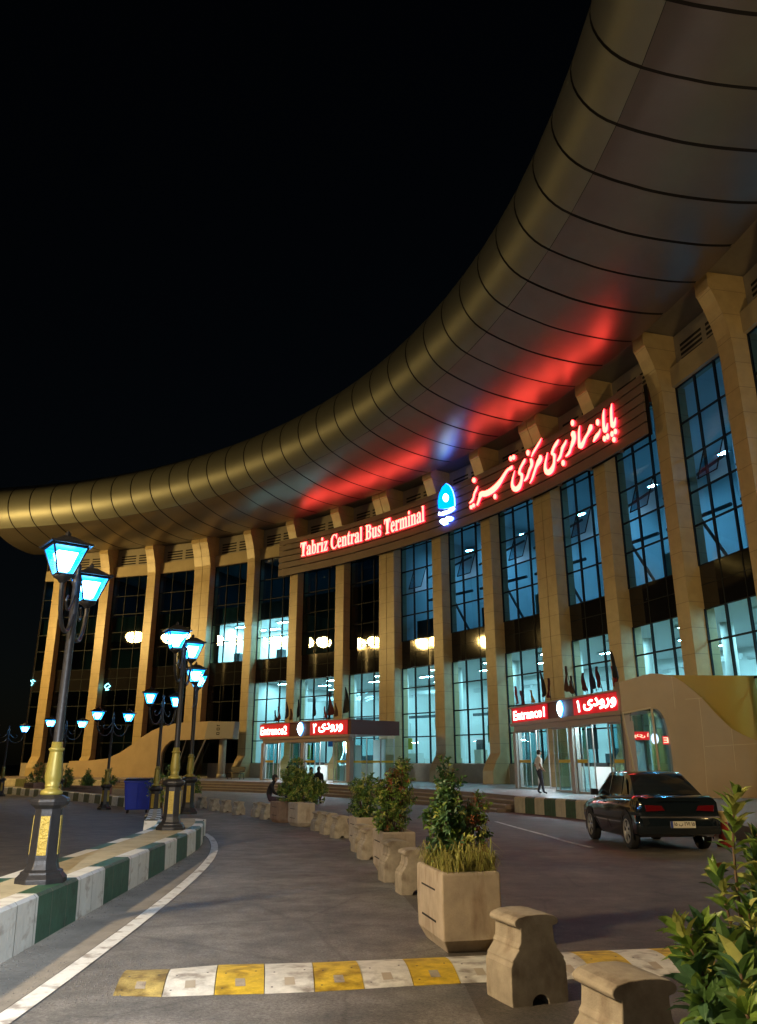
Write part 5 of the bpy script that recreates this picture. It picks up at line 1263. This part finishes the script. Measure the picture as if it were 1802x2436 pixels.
# ------------------------------------------------------------------ the parked car
def car():
    pr, pf_ = G(1486, 2019), G(1408, 1997)
    hd = R(1.5)
    t = thing('parked_car', 'dark saloon car parked by the kerb, seen from behind, with a pale number plate', 'car')
    K = .94
    # local: +y forward, origin under the middle; rear-left tyre contact at (-.72,-1.33)
    off = Matrix.Rotation(hd, 3, 'Z') @ Vector((-.74 * K, -1.33 * K, 0))
    c = Vector((pr.x - off.x + .16, pr.y - off.y, 0)); c.z = zg(c.y); t.location = c; t.rotation_euler = (R(-1.15), 0, hd); t.scale = (K * .95, K, K * 1.07)
    # lower body loft: stations (y, sill z, belt/deck z, half width bottom, half width waist, half width deck, deck crown)
    st = [(-2.20, .42, .80, .66, .72, .66, .81), (-2.17, .30, .93, .76, .82, .70, .945), (-2.02, .25, .965, .80, .85, .73, .985), (-1.60, .22, .965, .81, .86, .75, .985), (-1.1, .20, .955, .82, .865, .77, .965),
          (-.3, .19, .94, .82, .865, .78, .945), (.55, .19, .925, .82, .865, .775, .935), (.95, .20, .90, .81, .86, .76, .93), (1.5, .22, .84, .80, .85, .73, .875), (1.95, .25, .76, .78, .83, .68, .79), (2.16, .32, .66, .72, .76, .60, .68), (2.21, .42, .56, .62, .66, .52, .565)]
    def sec(s):
        y, z0, z1, hb, hw, hd_, zc = s; zm = z0 + (z1 - z0) * .52; zu = z0 + (z1 - z0) * .88
        R_ = [(0, z0), (hb * .9, z0), (hb, z0 + .05), (hw, zm), (hw * .985, zu), (hd_ + (hw - hd_) * .35, z1 - .005), (hd_, z1 + .006), (hd_ * .5, zc), (0, zc)]
        return [Vector((x, y, z)) for x, z in R_] + [Vector((-x, y, z)) for x, z in R_[-2:0:-1]]
    S_ = [sec(s) for s in st]; n = len(S_[0]); mb = MB(); vs = [v for q in S_ for v in q]
    fs = [(i * n + k, i * n + (k + 1) % n, (i + 1) * n + (k + 1) % n, (i + 1) * n + k) for i in range(len(S_) - 1) for k in range(n)] + [tuple(range(n)), tuple(range((len(S_) - 1) * n, len(S_) * n))]
    mb.add(vs, fs)
    # cabin: paint shell
    cb = [(-1.66, .97, .745), (-1.12, 1.335, .60), (-.85, 1.392, .615), (.0, 1.415, .625), (.24, 1.388, .615), (1.02, .93, .74)]
    def csec(y, z, hw): return [Vector((hw, y, z)), Vector((hw * .6, y, z + .022)), Vector((-hw * .6, y, z + .022)), Vector((-hw, y, z))]
    top = [csec(*q) for q in cb]
    base = [Vector((.775, -1.62, .95)), Vector((.78, -1.05, .95)), Vector((.785, -.85, .945)), Vector((.785, 0, .935)), Vector((.78, .22, .93)), Vector((.765, 1.02, .92))]
    vs = [v for q in top for v in q]; fs = [(4 * i + k, 4 * i + k + 1, 4 * i + 5 + k, 4 * i + 4 + k) for i in range(5) for k in range(3)]
    o_ = len(vs); vs += base + [Vector((-b.x, b.y, b.z)) for b in base]
    fs += [(4 * i, 4 * i + 4, o_ + i + 1, o_ + i) for i in range(5)] + [(4 * i + 3, 4 * i + 7, o_ + 6 + i + 1, o_ + 6 + i) for i in range(5)]
    mb.add(vs, fs)
    body = mb.build('body', M['carpaint'], t, world=False, smooth=True)
    bm = bmesh.new(); bm.from_mesh(body.data); bmesh.ops.remove_doubles(bm, verts=bm.verts, dist=.001); bmesh.ops.recalc_face_normals(bm, faces=bm.faces); bm.to_mesh(body.data); bm.free()
    md = body.modifiers.new('edge', 'EDGE_SPLIT'); md.split_angle = R(52)
    def win(name, quad, parent=t, off_=.006):
        q = [Vector(v) for v in quad]; n_ = (q[1] - q[0]).cross(q[2] - q[0]).normalized()
        cen = sum(q, Vector()) / len(q)
        if n_.dot(cen - Vector((0, -.2, .9))) < 0: n_ = -n_
        m_ = MB(); m_.add([v + n_ * off_ for v in q], [tuple(range(len(q)))]); return m_.build(name, M['carglass'], parent, world=False, fix=False)
    win('rear_window', [(-.66, -1.58, .99), (.66, -1.58, .99), (.56, -1.155, 1.325), (-.56, -1.155, 1.325)])
    win('windscreen', [(-.67, .97, .965), (.67, .97, .965), (.57, .28, 1.372), (-.57, .28, 1.372)])
    for s in (1, -1):
        X = lambda y, z: s * (.782 - (z - .94) * .345)
        win('side_window', [(X(-.02, .97), -.02, .97), (X(-.02, 1.35), -.04, 1.35), (X(.2, 1.34), .16, 1.34), (X(.9, .97), .80, .97)])
        win('side_window', [(X(-.9, .985), -.92, .985), (X(-.9, 1.33), -.82, 1.33), (X(0, 1.35), -.10, 1.35), (X(0, .975), -.08, .975)])
        win('side_window', [(X(-1.3, .99), -1.32, .99), (X(-1, 1.22), -1.08, 1.22), (X(-.9, 1.31), -.90, 1.31), (X(-.9, .99), -.98, .99)])
        m_ = MB()   # door gaps and rubbing strip
        for y in (-.98, -.05, .88): m_.hexa([(s * .8655, y, .30), (s * .8655, y + .008, .30), (s * .86, y + .008, .30), (s * .86, y, .30)], [(s * .842, y, .92), (s * .842, y + .008, .92), (s * .83, y + .008, .92), (s * .83, y, .92)])
        m_.hexa([(s * .872, -.95, .50), (s * .872, 1.0, .50), (s * .85, 1.0, .50), (s * .85, -.95, .50)], [(s * .872, -.95, .545), (s * .872, 1.0, .545), (s * .85, 1.0, .545), (s * .85, -.95, .545)])
        m_.build('door_trim', M['black'], t, world=False)
        for y in (-.25, .68 - .9 + .9): pass
        for y in (-.80, .10): MB().box((s * .853, y, .82), (.025, .17, .03)).build('door_handle', M['carpaint'], t, world=False)
        mr = MB(); mr.hexa([(s * .80, .72, .95), (s * .99, .70, .95), (s * .98, .60, .95), (s * .80, .64, .95)], [(s * .80, .72, 1.07), (s * .985, .70, 1.08), (s * .975, .60, 1.08), (s * .80, .64, 1.07)]); mr.build('wing_mirror', M['rubber'], t, world=False, bevel=.015)
        tl = MB(); tl.add([(s * .33, -2.195, .715), (s * .70, -2.195, .70), (s * .715, -2.190, .81), (s * .39, -2.195, .80)], [(0, 1, 2, 3)])
        tl.add([(s * .702, -2.195, .70), (s * .835, -2.06, .70), (s * .842, -2.05, .82), (s * .717, -2.19, .81)], [(0, 1, 2, 3)])
        for i in range(len(tl.v)): tl.v[i] = (tl.v[i][0], tl.v[i][1] - .022, tl.v[i][2])
        tl.build('tail_light', M['tail'], t, world=False, fix=False)
    for sx in (-1, 1):
        for y in (-1.33, 1.33):
            m_ = MB(); n_ = 20
            prof = [(.30, .70), (.315, .69), (.318, .72), (.318, .84), (.30, .862), (.225, .866), (.21, .85)]
            vs = []; 
            for r, x in prof:
                for k in range(n_): a = 2 * math.pi * k / n_; vs.append((sx * x, y + r * math.cos(a), .318 + r * math.sin(a)))
            m_.add(vs, [(i * n_ + k, i * n_ + (k + 1) % n_, (i + 1) * n_ + (k + 1) % n_, (i + 1) * n_ + k) for i in range(len(prof) - 1) for k in range(n_)])
            wh = m_.build('wheel', M['rubber'], t, world=False, smooth=True)
            m_ = MB(); vs = [(sx * .868, y, .318)]; N = 40
            ring = lambda r, x: [(sx * x, y + r * math.cos(2 * math.pi * k / N), .318 + r * math.sin(2 * math.pi * k / N)) for k in range(N)]
            for r, x in ((.222, .872), (.205, .874), (.20, .845), (.07, .86), (.06, .872)): vs += ring(r, x)
            fs = [(0, 1 + 4 * N + k, 1 + 4 * N + (k + 1) % N) for k in range(N)]
            for j in range(4): fs += [(1 + j * N + k, 1 + j * N + (k + 1) % N, 1 + (j + 1) * N + (k + 1) % N, 1 + (j + 1) * N + k) for k in range(N) if not (j == 2 and k % 8 in (0, 1, 2))]
            m_.add(vs, fs); m_.build('rim', M['rim'], wh, world=False)
            ar = MB(); N = 22
            q0 = [(sx * .869, y + .385 * math.cos(a), .318 + .385 * math.sin(a)) for a in np.linspace(-.35, math.pi + .35, N)]
            q1 = [(sx * .869, y + .315 * math.cos(a), .318 + .315 * math.sin(a)) for a in np.linspace(-.35, math.pi + .35, N)]
            ar.add(q0 + q1, [(k, k + 1, N + k + 1, N + k) for k in range(N - 1)]); ar.build('wheel_arch', M['black'], t, world=False, fix=False)
    # rear bumper with bright strip, plate
    bp = MB(); ys_ = lambda x: -2.245 + .10 * (abs(x) / .84) ** 3
    xs_ = np.linspace(-.84, .84, 15); vs = []
    for x in xs_:
        y = ys_(x); vs += [(x, y + .03, .30), (x, y, .36), (x, y - .012, .60), (x, y + .04, .625)]
    bp.add(vs, [(4 * i + k, 4 * i + k + 1, 4 * i + 5 + k, 4 * i + 4 + k) for i in range(14) for k in range(3)])
    for s in (-1, 1): bp.hexa([(s * .84, ys_(.84), .30), (s * .868, -1.72, .30), (s * .85, -1.72, .30), (s * .82, ys_(.84) + .02, .30)], [(s * .84, ys_(.84), .62), (s * .868, -1.72, .62), (s * .85, -1.72, .62), (s * .82, ys_(.84) + .02, .62)])
    b_ = bp.build('rear_bumper', M['carpaint'], t, world=False, smooth=True, fix=False)
    cs = MB(); vs = []
    for x in xs_: vs += [(x, ys_(x) - .016, .585), (x, ys_(x) - .018, .612), (x, ys_(x) + .01, .614)]
    cs.add(vs, [(3 * i + k, 3 * i + k + 1, 3 * i + 4 + k, 3 * i + 3 + k) for i in range(14) for k in range(2)]); cs.build('bright_strip', M['chrome'], b_, world=False, fix=False)
    pm_ = MB(); pm_.box((.0, -2.268, .475), (.52, .012, .115)); pl = pm_.build('number_plate', M['plate'], t, world=False)
    MB().box((-.235, -2.2755, .475), (.048, .004, .113)).build('plate_band', M['plateblue'], pl, world=False)
    tx = MB(); fn = lambda u, z, w_: Vector((u, -2.274 - w_, z))
    put_text(tx, '\u06f1\u06f5 \u0628 \u06f2\u06f7\u06f1 \u06f1\u06f5', fn, -.19, .245, .435, .52, -.004, .002, bold=.02, side=0, capw=(-.25, .72)); tx.build('plate_characters', M['ink'], pl, world=False)
    MB().box((0, -2.218, .885), (.9, .02, .012)).build('boot_edge', M['carpaint'], t, world=False)
car()

# ------------------------------------------------------------------ people
def person(label, loc, rz, J, Rr, cloth_of, mats, hair_dir=(0, -.02, .02), scale=1.0, cap=None):
    """J: joint -> position (facing +y), one skinned surface; cloth_of: bone -> material index"""
    t = thing('person', label, 'person', loc, rz); t.scale = (scale,) * 3
    BN_ = [('pelvis', 'belly'), ('belly', 'chest'), ('chest', 'neck'), ('neck', 'chin'), ('chin', 'head'), ('head', 'crown')]
    for s in 'LR': BN_ += [('pelvis', 'hip' + s), ('hip' + s, 'knee' + s), ('knee' + s, 'ankle' + s), ('ankle' + s, 'toe' + s), ('chest', 'sh' + s), ('sh' + s, 'elbow' + s), ('elbow' + s, 'wrist' + s), ('wrist' + s, 'palm' + s)]
    J = {k: Vector(v) for k, v in J.items()}; Rr = dict(Rr)
    for s, sg in (('L', -1), ('R', 1)):
        d = (J['wrist' + s] - J['elbow' + s]).normalized(); side = d.cross(Vector((0, 1, .1))).normalized(); fwd = side.cross(d)
        J['palm' + s] = J['wrist' + s] + d * .075; Rr['palm' + s] = .030
        for k, (o, l) in enumerate(((-.027, .070), (-.009, .080), (.009, .075), (.026, .058))):
            a = 'f%s%da' % (s, k); b = 'f%s%db' % (s, k); J[a] = J['palm' + s] + side * o + d * l * .55 + fwd * .006; J[b] = J[a] + d * l * .42 + fwd * .022
            Rr[a] = .0095; Rr[b] = .008; BN_ += [('palm' + s, a), (a, b)]
        a = 'th' + s; J[a] = J['wrist' + s] + d * .055 - side * .045 + fwd * .015; Rr[a] = .010; BN_.append(('wrist' + s, a))
    names = list(J); me = bpy.data.meshes.new('body'); me.from_pydata([tuple(J[k]) for k in names], [(names.index(a), names.index(b)) for a, b in BN_], [])
    o = bpy.data.objects.new('body', me); COL.objects.link(o)
    md = o.modifiers.new('skin', 'SKIN'); md.use_smooth_shade = True
    if not me.skin_vertices: me.skin_vertices.new()
    for i, k in enumerate(names):
        v = me.skin_vertices[0].data[i]; r = Rr[k]; v.radius = r if isinstance(r, tuple) else (r, r); v.use_root = (k == 'pelvis')
    o.modifiers.new('sub', 'SUBSURF').levels = 2; o.modifiers['sub'].render_levels = 2
    dg = bpy.context.evaluated_depsgraph_get(); dg.update()
    m2 = bpy.data.meshes.new_from_object(o.evaluated_get(dg)); bpy.data.objects.remove(o)
    m2.name = 'body'
    m2.materials.clear()
    for m in mats: m2.materials.append(m)
    bones = [(J[a], J[b], cloth_of(a, b), a, b) for a, b in BN_]
    for p in m2.polygons:
        c = p.center; best = None
        for a, b, mi, na, nb in bones:
            ab = b - a; k = max(0, min(1, (c - a).dot(ab) / max(1e-9, ab.dot(ab)))); d = (a + ab * k - c).length / (.6 * (Rr[na] if not isinstance(Rr[na], tuple) else max(Rr[na])) + .05)
            if best is None or d < best[0]: best = (d, mi, k)
        mi = best[1]; p.material_index = mi(best[2]) if callable(mi) else mi; p.use_smooth = True
    b = bpy.data.objects.new('body', m2); COL.objects.link(b); b.parent = t
    # head details
    h = (J['head'] + J['crown']) / 2; f = (J['nose_dir'] if 'nose_dir' in J else Vector((0, 1, 0)))
    hm = MB(); n = 14
    def el(mb, c, r3, lo=-90, hi=90, n=14, m=8, sel=None):
        vs = []; 
        for i in range(m + 1):
            ph = R(lo + (hi - lo) * i / m)
            for k in range(n): a = 2 * math.pi * k / n; vs.append(c + Vector((r3[0] * math.cos(ph) * math.cos(a), r3[1] * math.cos(ph) * math.sin(a), r3[2] * math.sin(ph))))
        mb.add(vs, [(i * n + k, i * n + (k + 1) % n, (i + 1) * n + (k + 1) % n, (i + 1) * n + k) for i in range(m) for k in range(n)])
    el(hm, h + Vector((0, -.018, .022)), (.086, .098, .098), -8, 90); el(hm, h + Vector((0, -.045, -.01)), (.082, .075, .09), -60, 20)
    hm.build('hair', M['hair'], b, world=False, smooth=True)
    fm = MB(); el(fm, h + Vector((0, .098, -.03)), (.013, .02, .024)); fm.build('nose', mats[0], b, world=False, smooth=True)
    for s in (-1, 1): fm = MB(); el(fm, h + Vector((s * .083, .0, -.02)), (.012, .02, .03)); fm.build('ear', mats[0], b, world=False, smooth=True)
    em = MB()
    for s in (-1, 1): em.box(h + Vector((s * .034, .088, -.002)), (.024, .012, .010)); em.box(h + Vector((s * .034, .088, .016)), (.032, .012, .006))
    em.box(h + Vector((0, .085, -.072)), (.045, .012, .008)); em.build('eyes_and_mouth', M['hair'], b, world=False)
    return t
RB = dict(pelvis=(.165, .12), belly=(.155, .115), chest=(.175, .12), neck=.055, chin=.062, head=(.085, .095), crown=(.06, .07))
for s in 'LR': RB.update({'hip' + s: .095, 'knee' + s: .066, 'ankle' + s: .048, 'toe' + s: .038, 'sh' + s: .062, 'elbow' + s: .046, 'wrist' + s: .032})
def stand(**kw):
    J = dict(pelvis=(0, 0, .94), belly=(0, .01, 1.10), chest=(0, 0, 1.34), neck=(0, .0, 1.49), chin=(0, .02, 1.555), head=(0, .03, 1.63), crown=(0, .015, 1.69))
    for s, g in (('L', -1), ('R', 1)):
        J.update({'hip' + s: (g * .095, 0, .88), 'knee' + s: (g * .11, .02, .49), 'ankle' + s: (g * .115, -.02, .08), 'toe' + s: (g * .125, .13, .04), 'sh' + s: (g * .19, 0, 1.40), 'elbow' + s: (g * .25, -.03, 1.12), 'wrist' + s: (g * .25, .06, .88)})
    J.update(kw); return J
def dress(top_mi, leg_mi, shoe_mi, sleeve='long'):
    def f(a, b):
        if a.startswith(('wrist', 'palm', 'f', 'th')): return 0
        if a in ('neck', 'chin', 'head'): return (lambda k: 0) if a != 'neck' else 0
        if a.startswith('ankle'): return shoe_mi
        if a.startswith(('hip', 'knee')) or b.startswith('hip'): return leg_mi
        if a.startswith('elbow'): return top_mi if sleeve == 'long' else 0
        if a.startswith('sh'): return top_mi if sleeve == 'long' else (lambda k: top_mi if k < .75 else 0)
        return top_mi
    return f
pw = LV(1287, 1889, ZP)
person('man in a white t-shirt and dark jeans walking past the Entrance 1 doors', pw, R(-75),
       stand(kneeL=(-.11, .12, .50), ankleL=(-.11, -.06, .10), toeL=(-.11, .10, .045), kneeR=(.11, .04, .49), ankleR=(.11, .10, .08), toeR=(.12, .25, .04), elbowL=(-.27, -.06, 1.13), wristL=(-.17, .13, .98), elbowR=(.28, -.10, 1.13), wristR=(.19, .10, .96), head=(0, .05, 1.63), crown=(0, .04, 1.69), chin=(0, .05, 1.555)),
       RB, dress(1, 2, 3, 'short'), [M['skin'], M['tee'], M['jeans'], M['shoe']], scale=1.05)
bs = BPOS[9]; seat = .56
def sit(**kw):
    J = dict(pelvis=(0, 0, .10), belly=(0, .03, .26), chest=(0, .10, .47), neck=(0, .17, .60), chin=(0, .22, .655), head=(0, .245, .725), crown=(0, .235, .785))
    for s, g in (('L', -1), ('R', 1)):
        J.update({'hip' + s: (g * .10, .08, .09), 'knee' + s: (g * .13, .46, .06), 'ankle' + s: (g * .13, .44, -.40), 'toe' + s: (g * .13, .60, -.47), 'sh' + s: (g * .19, .10, .52), 'elbow' + s: (g * .25, .22, .27), 'wrist' + s: (g * .08, .42, .20)})
    J.update(kw); return J
person('man in black sitting hunched on a concrete bollard, facing right', Vector((bs.x, bs.y, bs.z + seat)), R(-80), sit(), RB, dress(1, 2, 3), [M['skin'], M['blackcloth'], M['purplecloth'], M['shoe']], scale=1.0)
g1_ = LV(688, 1905, zg(32)); g1_ = Vector((-4.9 + 0, 31.5, zg(31.5)))
def at_px(px, y): 
    q = ray(px, 1830); k = y / q[1]; return Vector((q[0] * k, y, zg(y)))
person('person in dark green behind the left of the big round bush, only the head clear', at_px(686, 33.0), R(-60), stand(), RB, dress(1, 2, 3), [M['skin'], mat('dark green cloth', (.03, .05, .025), .85), M['jeans'], M['shoe']], scale=1.0)
person('person in black walking behind the big round bush, second head from the right', at_px(741, 43.0), R(-110), stand(), RB, dress(1, 2, 3), [M['skin'], M['blackcloth'], M['jeans'], M['shoe']], scale=.98)
person('person in black walking behind the right side of the big round bush', at_px(759, 41.0), R(-20), stand(), RB, dress(1, 2, 3), [M['skin'], M['blackcloth'], M['blackcloth'], M['shoe']], scale=1.0)

# ------------------------------------------------------------------ blue wheeled bin, red post
def bin_():
    p = G(326, 1934); t = thing('wheeled_bin', 'big blue plastic wheeled bin beside the striped kerb', 'bin', p, R(14)); s = 1.0
    mb = MB(); lo = [(-.45, -.36), (.45, -.36), (.45, .36), (-.45, .36)]; hi = [(-.55, -.46), (.55, -.46), (.55, .46), (-.55, .46)]
    mb.hexa([(x, y, .14) for x, y in lo], [(x, y, 1.16) for x, y in hi])
    for k in (-.5, .0, .5): mb.hexa([(k * .9 * .9 - .03, -.385, .16), (k * .9 * .9 + .03, -.385, .16), (k * .81 + .03, -.355, .16), (k * .81 - .03, -.355, .16)], [(k - .04, -.485, 1.14), (k + .04, -.485, 1.14), (k + .04, -.45, 1.14), (k - .04, -.45, 1.14)])
    mb.hexa([(-.58, -.49, 1.162), (.58, -.49, 1.162), (.58, .49, 1.162), (-.58, .49, 1.162)], [(-.58, -.49, 1.22), (.58, -.49, 1.22), (.58, .49, 1.22), (-.58, .49, 1.22)])
    mb.build('body', M['bin'], t, world=False, bevel=.02)
    ld = MB(); ld.hexa([(-.56, -.50, 1.222), (.56, -.50, 1.222), (.56, .48, 1.222), (-.56, .48, 1.222)], [(-.52, -.44, 1.29), (.52, -.44, 1.29), (.52, .46, 1.32), (-.52, .46, 1.32)]); l_ = ld.build('lid', M['binlid'], t, world=False, bevel=.015)
    MB().tube([(-.3, -.50, 1.25), (-.3, -.56, 1.25), (.3, -.56, 1.25), (.3, -.50, 1.25)], .016, 6).build('handle', M['binlid'], l_, world=False)
    for x in (-.36, .36):
        for y in (-.28, .28): MB().tube([(x - .03, y, .09), (x + .03, y, .09)], .09, 12).build('wheel', M['rubber'], t, world=False)
bin_()
def post():
    p = G(1727, 2014); t = thing('plastic_post', 'red plastic barrier post with a cream top, just right of the parked car', 'post', p)
    MB().lathe([(.16, 0), (.16, .06), (.12, .08), (.095, .30), (.105, .32), (.09, .46)], 12).build('body', M['redcone'], t, smooth=False, world=False)
    MB().lathe([(.095, .461), (.10, .50), (.10, .62), (.085, .66), (.0, .67)], 12, cap=False).build('cap', M['cream'], t, smooth=True, world=False)
post()

# added post lamp, unseen behind the viewer, washes kerb, bump and lane white
def added_lamp():
    t = thing('added_lane_lamp', 'added, unseen white post lamp behind the viewer aiming at the kerb and the lane', 'floodlight', (-.6, -2.4, zg(-2.4)))
    MB().lathe([(.12, 0), (.12, .05), (.03, .07), (.03, 3.42)], 10).build('added_stand', M['lamp_dark'], t, world=False)
    d = Vector((-.37, 1, -.46)).normalized()
    MB().box((0, -.02, 3.52), (.30, .14, .22)).build('added_housing', M['lamp_dark'], t, world=False, bevel=.01)
    MB().quad((-.13, .055, 3.43), (.13, .055, 3.43), (.13, .055, 3.61), (-.13, .055, 3.61)).build('lens', emat('added white lens', (.85, .93, 1.0), 60), t, world=False, fix=False)  # lens of the added lamp
    l = bpy.data.lights.new('beam', 'SPOT'); l.energy = 7500; l.color = (.88, .94, 1.0); l.spot_size = R(50); l.spot_blend = 1.0; l.shadow_soft_size = .08
    o = bpy.data.objects.new('beam', l); COL.objects.link(o); o.parent = t; o.location = (0, .10, 3.52); o.rotation_euler = d.to_track_quat('-Z', 'Y').to_euler()
added_lamp()
